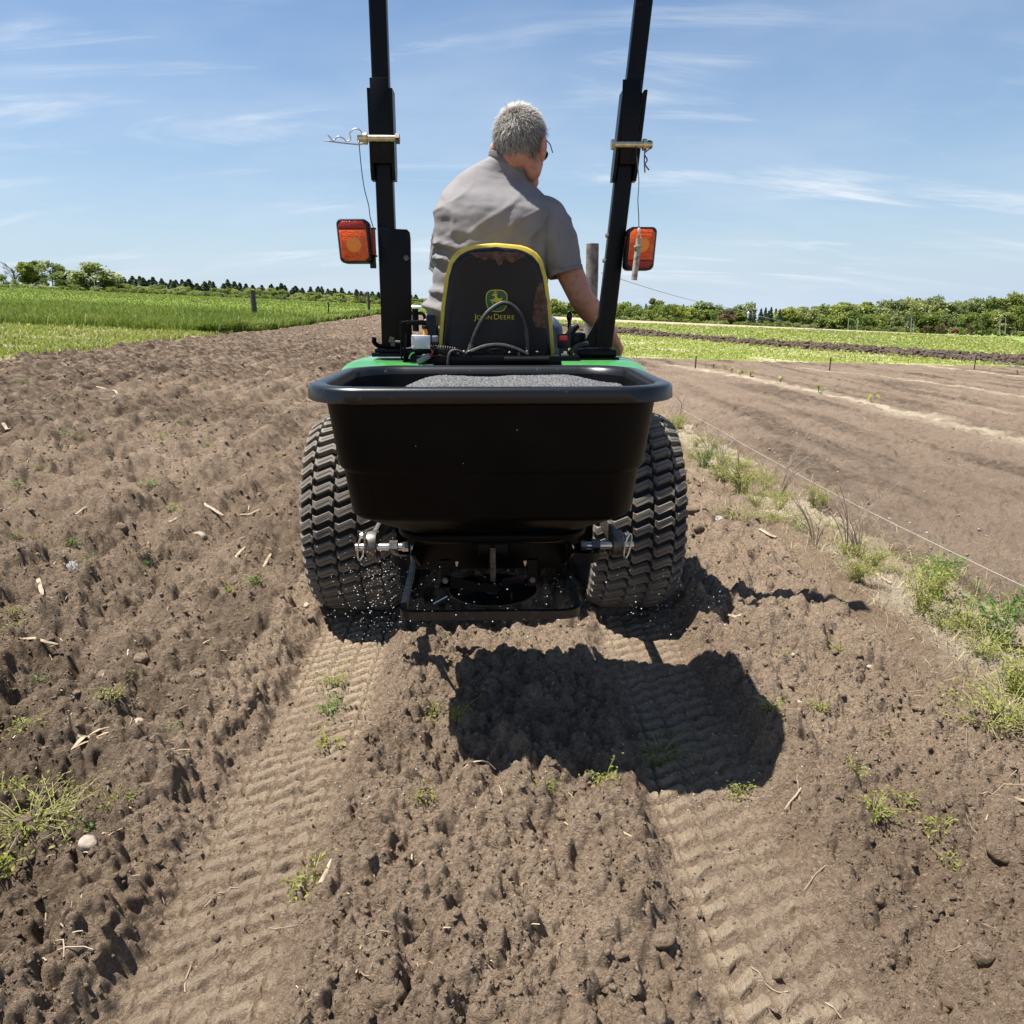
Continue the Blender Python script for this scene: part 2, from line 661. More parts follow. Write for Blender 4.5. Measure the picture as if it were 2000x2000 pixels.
def leaf_mat(name, c0, c1, c2=None, trans=0.35, rough=0.55, objvar=0.0, attr='tone'):
    """Colour runs c0 -> c1 with each leaf's own 'tone'."""
    mt = bpy.data.materials.new(name)
    mt.use_nodes = True
    nt = mt.node_tree
    nt.nodes.clear()
    N, L = nt.nodes.new, nt.links.new
    out = N('ShaderNodeOutputMaterial')
    at_ = N('ShaderNodeAttribute')
    at_.attribute_name = attr
    cr = N('ShaderNodeValToRGB')
    cr.color_ramp.elements[0].color = (*c0, 1)
    cr.color_ramp.elements[1].color = (*c1, 1)
    if c2:
        e = cr.color_ramp.elements.new(0.93)
        e.color = (*c1, 1)
        cr.color_ramp.elements[2].color = (*c2, 1)
    L(at_.outputs['Fac'], cr.inputs[0])
    col = cr.outputs[0]
    if objvar:
        oi = N('ShaderNodeObjectInfo')
        hs = N('ShaderNodeHueSaturation')
        mr = N('ShaderNodeMapRange')
        mr.inputs['To Min'].default_value = 1 - objvar
        mr.inputs['To Max'].default_value = 1 + objvar
        L(oi.outputs['Random'], mr.inputs['Value'])
        L(mr.outputs[0], hs.inputs['Value'])
        mr2 = N('ShaderNodeMapRange')
        mr2.inputs['To Min'].default_value = 0.5 + objvar * 0.06
        mr2.inputs['To Max'].default_value = 0.5 - objvar * 0.06
        L(oi.outputs['Random'], mr2.inputs['Value'])
        L(mr2.outputs[0], hs.inputs['Hue'])
        L(col, hs.inputs['Color'])
        col = hs.outputs[0]
    d = N('ShaderNodeBsdfPrincipled')
    d.inputs['Roughness'].default_value = rough
    d.inputs['Specular IOR Level'].default_value = 0.3
    t = N('ShaderNodeBsdfTranslucent')
    L(col, d.inputs['Base Color'])
    L(col, t.inputs['Color'])
    mx = N('ShaderNodeMixShader')
    mx.inputs[0].default_value = trans
    L(d.outputs[0], mx.inputs[1])
    L(t.outputs[0], mx.inputs[2])
    L(mx.outputs[0], out.inputs[0])
    return mt


M = {}
M['soil'] = soil_mat('ploughed earth', (0.178, 0.124, 0.085), (0.47, 0.36, 0.260))
M['tilled'] = soil_mat('raked earth', (0.195, 0.142, 0.103), (0.30, 0.23, 0.17), pale=(0.46, 0.38, 0.28))
M['margin'] = soil_mat('sandy earth', (0.205, 0.142, 0.094), (0.34, 0.258, 0.18), pale=(0.48, 0.405, 0.30))
M['strip'] = soil_mat('dark ploughed earth', (0.085, 0.062, 0.048), (0.15, 0.112, 0.085))
M['weedyground'] = soil_mat('pale weedy earth', (0.16, 0.17, 0.06), (0.27, 0.26, 0.14), pale=(0.42, 0.36, 0.28))
M['ryeground'] = soil_mat('rye canopy', (0.115, 0.165, 0.022), (0.19, 0.245, 0.044), fine=0.12, bumpd=0.08)
M['greenground'] = soil_mat('leafy ground', (0.16, 0.20, 0.045), (0.26, 0.29, 0.08), pale=(0.42, 0.36, 0.26), fine=0.1, bumpd=0.03)
M['pasture'] = soil_mat('pasture', (0.13, 0.19, 0.035), (0.21, 0.27, 0.07), pale=(0.42, 0.36, 0.26), fine=0.08, bumpd=0.05)
M['stubble'] = soil_mat('stubble', (0.30, 0.25, 0.17), (0.40, 0.33, 0.24), fine=0.1)
M['black'] = pmat('black powder coat', (0.0022, 0.0022, 0.0026), 0.36, spec=0.16, col2=(0.022, 0.020, 0.018), scale=45, lo=0.66, hi=0.85, bump=0.05, bscale=400)
M['poly'] = pmat('black polyethylene', (0.0016, 0.0016, 0.0019), 0.44, spec=0.09, col2=(0.003, 0.003, 0.0032), scale=8, bump=0.06, bscale=60)
M['rim'] = pmat('black polyethylene rim', (0.004, 0.0042, 0.005), 0.30, spec=0.45, col2=(0.06, 0.058, 0.055), scale=75, lo=0.66, hi=0.80, bump=0.04, bscale=50)
M['bar'] = pmat('scuffed black bar', (0.008, 0.008, 0.009), 0.26, spec=0.5, col2=(0.03, 0.03, 0.03), scale=60, lo=0.55, hi=0.7)
M['litbar'] = pmat('grey bar with painted sunlight', (0.20, 0.195, 0.18), 0.45, spec=0.6, col2=(0.10, 0.097, 0.09), scale=50)  # lighter grey paints sunlight onto the left guard leg
M['plastic'] = pmat('black seat shell plastic', (0.003, 0.003, 0.0038), 0.36, spec=0.35, col2=(0.006, 0.0056, 0.0056), scale=9, bump=0.08, bscale=300)
M['hose'] = pmat('rubber hose', (0.008, 0.008, 0.008), 0.55, col2=(0.035, 0.032, 0.03), scale=40)
M['tyre'] = pmat('tyre carcass rubber', (0.008, 0.0075, 0.007), 0.85, col2=(0.02, 0.017, 0.014), scale=25, lo=0.55, hi=0.8)
M['lug'] = pmat('dusty tread rubber', (0.092, 0.083, 0.072), 0.8, col2=(0.20, 0.167, 0.132), scale=13, lo=0.35, hi=0.7, bump=0.2, bscale=500)
M['sipe'] = pmat('tread sipe', (0.02, 0.019, 0.018), 0.9)
M['green'] = pmat('green enamel', (0.04, 0.21, 0.045), 0.32, col2=(0.065, 0.235, 0.07), scale=10, coat=0.5)
M['yellow'] = pmat('yellow vinyl', (0.66, 0.49, 0.055), 0.45, col2=(0.44, 0.32, 0.06), scale=26, lo=0.52, hi=0.75)
M['wheelyellow'] = pmat('yellow wheel enamel', (0.75, 0.5, 0.02), 0.35)
M['steel'] = pmat('zinc plated steel', (0.62, 0.62, 0.60), 0.28, 1.0, col2=(0.5, 0.48, 0.44), scale=60)
M['brass'] = pmat('yellow zinc', (0.62, 0.52, 0.32), 0.3, 1.0, col2=(0.45, 0.4, 0.3), scale=60)
M['dull'] = pmat('worn grey iron', (0.16, 0.15, 0.14), 0.5, 0.8, col2=(0.08, 0.07, 0.06), scale=50)
M['alu'] = pmat('bare aluminium box', (0.55, 0.57, 0.60), 0.45, 0.35, col2=(0.62, 0.63, 0.66), scale=30)
M['lensred'] = pmat('dark red lens', (0.30, 0.012, 0.008), 0.25, bump=0.5, bscale=160)
M['lensamber'] = pmat('amber lens', (0.78, 0.115, 0.008), 0.25, col2=(0.60, 0.065, 0.006), scale=90, bump=0.6, bscale=240)
M['lensglow'] = pmat('amber reflector', (0.95, 0.27, 0.015), 0.3, bump=0.3, bscale=300)
M['amber'] = pmat('amber bulb', (0.8, 0.32, 0.02), 0.2)
M['redbutton'] = pmat('red plastic', (0.60, 0.03, 0.04), 0.4)
M['white'] = pmat('white plastic', (0.75, 0.75, 0.73), 0.4)
M['greyplastic'] = pmat('grey plastic', (0.20, 0.21, 0.21), 0.5)
M['tubeg'] = pmat('weathered grey pipe', (0.34, 0.30, 0.24), 0.7, col2=(0.12, 0.10, 0.08), scale=70, lo=0.5, hi=0.7)
M['rust'] = pmat('dried mud and rust', (0.075, 0.036, 0.02), 0.9, col2=(0.15, 0.085, 0.055), scale=45, bump=0.9, bscale=180)
M['logogreen'] = pmat('emblem green', (0.01, 0.10, 0.025), 0.45)
M['logoyellow'] = pmat('emblem yellow', (0.62, 0.50, 0.03), 0.45)
M['skin'] = pmat('sunburnt skin', (0.48, 0.235, 0.165), 0.6, col2=(0.36, 0.145, 0.095), scale=38, lo=0.45, hi=0.72, bump=0.3, bscale=250)
M['shirt'] = pmat('grey cotton', (0.195, 0.186, 0.190), 0.9, col2=(0.222, 0.211, 0.215), scale=12, bump=0.25, bscale=700, spec=0.15)
M['collar'] = pmat('grey rib collar', (0.16, 0.15, 0.15), 0.9, spec=0.15)
M['jeans'] = pmat('blue denim', (0.055, 0.085, 0.13), 0.9, col2=(0.12, 0.16, 0.21), scale=18, bump=0.2, bscale=500, spec=0.15)
M['wood'] = pmat('weathered fence wood', (0.19, 0.17, 0.15), 0.9, col2=(0.095, 0.085, 0.075), scale=18, bump=0.8, bscale=60)
M['darkwood'] = pmat('old dark fence wood', (0.10, 0.09, 0.08), 0.9, col2=(0.05, 0.045, 0.04), scale=14, bump=0.8, bscale=50)
M['stake'] = pmat('rusty steel stake', (0.06, 0.045, 0.04), 0.7, col2=(0.11, 0.07, 0.05), scale=60)
M['twine'] = pmat('white twine', (0.42, 0.40, 0.36), 0.8)
M['wire'] = pmat('fence wire', (0.35, 0.36, 0.37), 0.5, 0.3)
M['straw'] = leaf_mat('dry straw', (0.24, 0.18, 0.10), (0.50, 0.41, 0.28), trans=0.1, rough=0.7)
M['stalk'] = pmat('dry maize stalk', (0.36, 0.28, 0.18), 0.8, col2=(0.18, 0.13, 0.085), scale=35, bump=0.4, bscale=120)
M['husk'] = pmat('bleached maize husk', (0.36, 0.29, 0.20), 0.8, col2=(0.20, 0.15, 0.10), scale=40, bump=0.5, bscale=150)
M['stone'] = pmat('field stone', (0.30, 0.25, 0.19), 0.85, col2=(0.20, 0.155, 0.12), scale=40, bump=0.5, bscale=120)
M['granule'] = pmat('white granules', (0.62, 0.62, 0.62), 0.6)
M['fert'] = pmat('grey granular feed', (0.03, 0.03, 0.032), 0.85, col2=(0.15, 0.15, 0.155), scale=230, lo=0.45, hi=0.62, bump=0.5, bscale=300)
M['twig'] = pmat('dry twig', (0.24, 0.18, 0.13), 0.85, col2=(0.38, 0.31, 0.24), scale=25)
M['weedstem'] = pmat('weed stem', (0.22, 0.24, 0.07), 0.8, col2=(0.30, 0.24, 0.12), scale=25)
M['bark'] = pmat('tree bark', (0.075, 0.062, 0.05), 0.95, col2=(0.12, 0.10, 0.085), scale=2)
M['weed'] = leaf_mat('weed leaf', (0.11, 0.145, 0.020), (0.29, 0.29, 0.055), (0.42, 0.36, 0.16))
M['weedgreen'] = leaf_mat('fresh weed leaf', (0.05, 0.13, 0.018), (0.12, 0.22, 0.035))
M['rye'] = leaf_mat('rye blade', (0.095, 0.150, 0.016), (0.26, 0.315, 0.055), (0.40, 0.42, 0.20))
M['leafy'] = leaf_mat('low leafy cover', (0.15, 0.20, 0.03), (0.31, 0.33, 0.07), (0.50, 0.43, 0.25))
M['leafb'] = leaf_mat('spring broadleaf', (0.105, 0.15, 0.024), (0.26, 0.31, 0.065), objvar=0.32, trans=0.35)
M['leafp'] = leaf_mat('pale broadleaf', (0.155, 0.19, 0.058), (0.31, 0.345, 0.13), objvar=0.25, trans=0.35)
M['leafc'] = leaf_mat('dark conifer needles', (0.050, 0.082, 0.042), (0.12, 0.165, 0.078), objvar=0.25, trans=0.15)
M['leafr'] = leaf_mat('reddish young leaf', (0.09, 0.062, 0.03), (0.15, 0.12, 0.05), objvar=0.2, trans=0.3)
M['carpaint'] = pmat('dark red car paint', (0.25, 0.02, 0.03), 0.3)
M['glass'] = pmat('dark glass', (0.02, 0.025, 0.03), 0.08)
# ================================================================== GROUND
def sand_amount(x, y, zn):
    w = vnoise(x * 2.2, y * 2.2, 301) * 0.12
    s1 = np.interp(y, [0, 7.4, 9, 10.5, 11.8, 12.8, 14, 15.4, 17], [5.42, 5.41, 5.4, 5.36, 5.2, 5.08, 4.95, 4.6, 4.1])
    s2 = np.interp(y, [0, 12.7, 14, 15.2, 16.6, 17.7], [9.35, 9.2, 9.06, 8.8, 8.4, 7.4])
    s3 = np.interp(y, [0, 18.2, 20], [13.9, 13.1, 12.7])
    s = np.exp(-((x - s1 + w) / 0.24) ** 2) * (y < 17.2) + 0.9 * np.exp(-((x - s2 + w) / 0.2) ** 2) * (y < 18) + 0.9 * np.exp(-((x - s3 + w) / 0.2) ** 2)
    s = s + 0.5 * np.exp(-((x - 7.1 + w) / 0.10) ** 2) * (y < 12)
    s = s * (0.55 + 0.45 * sstep(-0.3, 0.3, vnoise(x * 6, y * 6, 303)))
    s = np.where(zn == 2, s, 0)
    mg = sstep(-0.25, 0.3, vnoise(x * 3.1, y * 1.9, 305)) * 0.9 * sstep(1.44, 1.66, x + 0.12 * vnoise(x * 7, y * 7, 306))
    s = np.where(zn == 1, mg, s)
    s = np.where(zn == 3, sstep(0.15, 0.45, fbm(x * 0.7, y * 1.1, 307, 3) + 0.25 * sstep(19, 22, y)) * 0.9, s)
    s = np.where((zn == 5) | (zn == 7), sstep(0.12, 0.42, fbm(x * 0.5, y * 0.9, 309, 3)) * 0.75, s)
    return s


def moist_shade_amount(x, y, zn):
    w = fbm(x * 0.8, y * 0.45, 331, 3)
    m = np.where(zn == 0, 0.85 * sstep(4.5, 15, y) * (0.75 + 0.5 * w) + 0.35 * sstep(-4.5, -7, x), 0)  # distant part paints the clods' own shade into the colour; plough edge is moist
    m = np.where((zn == 0) & (x < -0.8), m + 0.34 + 0.35 * sstep(-0.05, 0.4, w), m)
    st = fbm(x * 2.6, y * 0.35, 333, 3)
    m = np.where(zn == 2, 0.75 * sstep(-0.05, 0.45, st) + 0.25 * sstep(12, 18, y), m)
    return np.clip(m, 0, 1)


def build_ground():
    ys, y = [], 0.76
    while y < 1500:
        ys.append(y)
        y += min(max(0.0034, y * y / 816 * 1.5), min(0.012 + 0.0030 * y, 0.02 + 0.004 * y) if y < 20 else 0.0056 * y) if y < 100 else y * 0.06
    ys = np.array(ys)
    ti = np.linspace(-1, 1, 801)
    to = 1 + np.linspace(0.02, 1, 36) ** 1.6
    t_all = np.concatenate([-to[::-1], ti, to])
    k = int(np.searchsorted(ys, 22.0))
    parts = {}
    for yy, t in ((ys[:k + 1], t_all), (ys[k:], t_all[::2])):
        half = 0.80 * yy + 0.42
        wide = np.where(np.abs(t) <= 1, 0, np.abs(t) - 1)[None, :] * (1.2 * half + 1.6)[:, None] * np.sign(t)[None, :]
        X = np.clip(t, -1, 1)[None, :] * half[:, None] + wide
        Y = np.repeat(yy[:, None], len(t), 1)
        dx = np.gradient(X, axis=1)
        dy = np.gradient(ys)[:len(yy), None] if yy is not ys[k:] and len(yy) == k + 1 else np.gradient(ys)[k:, None]
        sp = np.maximum(np.abs(dx), np.abs(dy) * 0.6)
        Zh = height(X.ravel(), Y.ravel(), sp.ravel())
        R, C = X.shape
        V = np.stack([X.ravel(), Y.ravel(), Zh], 1)
        zn_v = zone(X.ravel(), Y.ravel())
        sand = np.maximum(sand_amount(X.ravel(), Y.ravel(), zn_v), np.where(zn_v == 0, 0.85 * height.pat, 0))
        moist_shade = moist_shade_amount(X.ravel(), Y.ravel(), zn_v)
        i = np.arange(R * C).reshape(R, C)
        Q = np.stack([i[:-1, :-1], i[:-1, 1:], i[1:, 1:], i[1:, :-1]], -1).reshape(-1, 4)
        zq = zone(V[Q, 0].mean(1), V[Q, 1].mean(1))
        for j in range(len(Z_NAMES)):
            q = Q[zq == j]
            if len(q):
                u, inv = np.unique(q.ravel(), return_inverse=True)
                parts.setdefault(j, []).append((V[u], inv.reshape(-1, 4), sand[u], moist_shade[u]))
    mats = ['soil', 'margin', 'tilled', 'weedyground', 'ryeground', 'greenground', 'strip', 'pasture', 'stubble']
    for j, pp in parts.items():
        off, VV, QQ, SS, MM = 0, [], [], [], []
        for v, q, s_, m_ in pp:
            VV.append(v); QQ.append(q + off); SS.append(s_); MM.append(m_)
            off += len(v)
        link(Z_NAMES[j], np_mesh(Z_NAMES[j], np.concatenate(VV), quads=np.concatenate(QQ), attrs={'sand': np.concatenate(SS), 'moist_shade': np.concatenate(MM)}, smooth=j in (4, 7, 8)), M[mats[j]], kind='structure')
    # land all round, out to the horizon, under the fields
    g = np.concatenate([-np.geomspace(4000, 4, 22), np.linspace(-2, 2, 5), np.geomspace(4, 4000, 22)])
    GX, GY = np.meshgrid(g, g)
    s = slope(GX.ravel(), GY.ravel())
    s = s - 0.16 - 0.35 * sstep(3, 30, np.hypot(GX.ravel(), GY.ravel()))
    n = len(g)
    i = np.arange(n * n).reshape(n, n)
    Q = np.stack([i[:-1, :-1], i[:-1, 1:], i[1:, 1:], i[1:, :-1]], -1).reshape(-1, 4)
    link('ground', np_mesh('ground', np.stack([GX.ravel(), GY.ravel(), s], 1), quads=Q, smooth=True), M['soil'], kind='structure')


build_ground()

# ================================================================== TRACTOR
TR = thing('tractor', 'green and yellow compact tractor with black roll bar, driven away across the soil', 'tractor', (0, 2.76, 0))


def fillet(path, r, n=5):
    P = [Vector(p) for p in path]
    out = [P[0]]
    for i in range(1, len(P) - 1):
        a, b = (P[i - 1] - P[i]), (P[i + 1] - P[i])
        d = min(r, a.length * 0.45, b.length * 0.45)
        p0, p1 = P[i] + a.normalized() * d, P[i] + b.normalized() * d
        for k in range(n + 1):
            t = k / n
            out.append((1 - t) ** 2 * p0 + 2 * t * (1 - t) * P[i] + t * t * p1)
    out.append(P[-1])
    return out


def spline(pts, n=10):
    P = [Vector(p) for p in pts]
    P = [P[0] * 2 - P[1]] + P + [P[-1] * 2 - P[-2]]
    out = []
    for i in range(1, len(P) - 2):
        for k in range(n):
            t = k / n
            a, b, c, d = P[i - 1], P[i], P[i + 1], P[i + 2]
            out.append(0.5 * (2 * b + (c - a) * t + (2 * a - 5 * b + 4 * c - d) * t * t + (3 * b - 3 * c + d - a) * t ** 3))
    out.append(P[-2])
    return out


RW, NL = 0.375, 46
LUG = [(-0.0350, -0.0150), (-0.0225, -0.0285), (0.0195, -0.0075), (0.0335, -0.0150), (0.0362, 0.0100), (0.0215, 0.0255), (-0.0235, 0.0040), (-0.0345, 0.0120)]
SIPE = [(-0.026, -0.006), (-0.0225, -0.012), (0.0205, 0.0095), (0.028, 0.002)]


def rtop(a):
    e = max(0.0, abs(a) - 0.075)
    return RW - 4.3 * e * e


def lug_put(a, b, d):
    r, p = rtop(a) + d, b / RW
    return (a, -r * math.cos(p), r * math.sin(p))


def lug_mb(mb, ca, sc, rot=0.0, db=0.0):
    poly = [(ca + a * sc, b * 0.88) for a, b in LUG]
    t = MB()
    t.prism(poly, [(-0.0022, -0.022), (0.0, -0.003), (0.0018, 0.0)], lug_put)
    w = 0.0011
    top = [lug_put(ca + a * sc, b + w, 0.0005) for a, b in SIPE]
    bot = [lug_put(ca + a * sc, b - w, 0.0005) for a, b in SIPE]
    for i in range(3):
        t.add([bot[i], bot[i + 1], top[i + 1], top[i]], [[0, 1, 2, 3]], 1)
    R = Matrix.Rotation(rot, 4, 'X')
    mb.add([R @ Vector(v) for v in t.v], t.f, 0)
    for k in range(len(t.mi)):
        mb.mi[len(mb.mi) - len(t.mi) + k] = t.mi[k]


def make_wheels():
    cols = [(-0.136, 0.70), (-0.0745, 1.0), (0.0, 1.0), (0.0745, 1.0), (0.136, 0.70)]
    lug_me = []
    for ca, sc in cols:
        b = MB()
        lug_mb(b, ca, sc)
        o = b.build('tread_lug', [M['lug'], M['sipe']], smooth=0)
        lug_me.append(o.data)
        bpy.data.objects.remove(o)
    prof = [(0.19, -0.12), (0.235, -0.148), (0.30, -0.160)]
    prof += [(rtop(a) - 0.0185, a) for a in np.linspace(-0.158, 0.158, 15)]
    prof += [(0.30, 0.160), (0.235, 0.148), (0.19, 0.12)]
    rim = [(0.19, 0.13), (0.17, 0.11), (0.165, 0.02), (0.12, -0.01), (0.0, -0.015)]
    ca_me = rim_me = rest_me = None
    first = True
    for s in (-1, 1):
        if first:
            w = MB().lathe(prof, (0, 0, 0), 'x', 64).build('rear_wheel', M['tyre'], TR)
            rm = MB().lathe(rim + [(0.19, -0.13)][:0], (0, 0, 0), 'x', 48, closed=True).build('wheel_rim', M['wheelyellow'], w)
            rest = MB()
            for r in range(30, NL):
                for c, (ca, sc) in enumerate(cols):
                    lug_mb(rest, ca, sc, -(math.radians(-78) + (r + 0.5 * (c % 2)) * 2 * PI / NL))
            rs = rest.build('tread_underside', [M['lug'], M['sipe']], w, smooth=0, kind='stuff')
        else:
            w2 = w.copy(); COL.objects.link(w2)
            rm2 = rm.copy(); COL.objects.link(rm2); rm2.parent = w2; rm2.rotation_euler = (0, 0, PI)
            rs2 = rs.copy(); COL.objects.link(rs2); rs2.parent = w2
            w = w2
        w.matrix_parent_inverse = Matrix.Translation(-TR.location)
        w.location = (s * 0.5, 2.76, 0.345)
        ph = 0.0 if s < 0 else 0.062
        for r in range(30):
            for c in range(5):
                o = bpy.data.objects.new('tread_lug', lug_me[c])
                COL.objects.link(o)
                o.parent = w
                o.rotation_euler = (-(math.radians(-78) + (r + 0.5 * (c % 2)) * 2 * PI / NL), 0, 0)
        w.rotation_euler = (ph, 0, 0)
        first = False
    fp = [(0.11, -0.07), (0.20, -0.10), (0.245, -0.095), (0.265, -0.06), (0.27, 0), (0.265, 0.06), (0.245, 0.095), (0.20, 0.10), (0.11, 0.07)]
    for s in (-1, 1):
        MB().lathe(fp, (s * 0.46, 4.30, 0.255), 'x', 40).build('front_wheel', M['tyre'], TR)


make_wheels()


def make_body():
    # fenders: arched over the wheels
    for s in (-1, 1):
        prof = [(2.43, 0.74), (2.46, 0.85), (2.53, 0.897), (2.62, 0.919), (2.90, 0.922), (3.10, 0.895), (3.24, 0.80), (3.30, 0.66)]
        rings = []
        x0, x1 = 0.235, 0.515
        for k, (yy, zz) in enumerate(prof):
            ring = []
            dy = Vector((prof[min(k + 1, 7)][0] - prof[max(k - 1, 0)][0], prof[min(k + 1, 7)][1] - prof[max(k - 1, 0)][1])).normalized()
            nn = Vector((-dy.y, dy.x))
            for (fx, dp) in ((x0, 0), (x0, -0.03), (x1, -0.075), (x1 + 0.012, -0.06), (x1 + 0.008, -0.022), (x1 - 0.012, -0.006), (x1 - 0.05, 0.0)):
                ring.append((s * fx, yy + nn.x * dp, zz + nn.y * dp))
            rings.append(ring)
        MB().rings(rings).build('fender', M['green'], TR, smooth=40)
    # chassis, floor, hood, dash
    MB().box((0, 2.75, 0.40), (0.30, 0.55, 0.30), bev=0.03).build('rear_axle_housing', M['black'], TR)
    for s in (-1, 1):
        MB().lathe([(0.186, 0.285), (0.186, 0.40), (0.10, 0.405)] if s > 0 else [(0.186, -0.285), (0.186, -0.40), (0.10, -0.405)], (0, 2.76, 0.345), 'x', 32).build('brake_housing', M['black'], TR)
    MB().box((0, 3.6, 0.36), (0.26, 1.5, 0.20), bev=0.03).build('chassis', M['black'], TR)
    MB().box((0, 3.38, 0.47), (0.86, 0.62, 0.03), bev=0.01).build('floor_plate', M['black'], TR)
    MB().cyl((-0.46, 4.30, 0.26), (0.46, 4.30, 0.26), 0.04).build('front_axle', M['black'], TR)
    hood = [(3.72, 0.92, 0.23), (3.78, 0.98, 0.25), (4.2, 0.97, 0.25), (4.6, 0.90, 0.235), (4.74, 0.80, 0.22)]
    rings = []
    for (yy, zt, hw) in hood:
        rr = rrect(hw, (zt - 0.48) / 2, 0.09, 5)
        rings.append([(a, yy, (zt + 0.48) / 2 + b) for a, b in rr])
    MB().rings(rings).build('hood', M['green'], TR, smooth=50)
    MB().box((0, 3.66, 0.72), (0.40, 0.10, 0.50), rot=(-8, 0, 0), bev=0.03).build('dashboard', M['black'], TR)
    ring = [(0.175 * math.cos(a), 3.46 + 0.12 * math.sin(a) * 1.0, 1.03 + 0.128 * math.sin(a)) for a in np.linspace(0, 2 * PI, 33)[:-1]]
    sw = MB().tube(ring, 0.013, closed=True)
    for a in (0.5, 2.6, 4.7):
        sw.tube([(0, 3.46, 1.03), (0.17 * math.cos(a), 3.46 + 0.12 * math.sin(a), 1.03 + 0.128 * math.sin(a))], 0.009)
    sw.tube([(0, 3.46, 1.03), (0, 3.62, 0.86)], 0.018)
    sw.build('steering_wheel', M['black'], TR)
    # rear cross member and its stub
    MB().box2((-0.31, 2.63, 0.897), (0.30, 2.70, 0.936), bev=0.004).build('cross_member', M['black'], TR)
    MB().cyl((0.035, 2.612, 0.921), (0.19, 2.612, 0.921), 0.0165).build('cross_tube', M['poly'], TR)
    MB().box2((-0.30, 2.68, 0.55), (0.30, 2.73, 0.90), bev=0.005).build('rear_panel', M['black'], TR)


make_body()


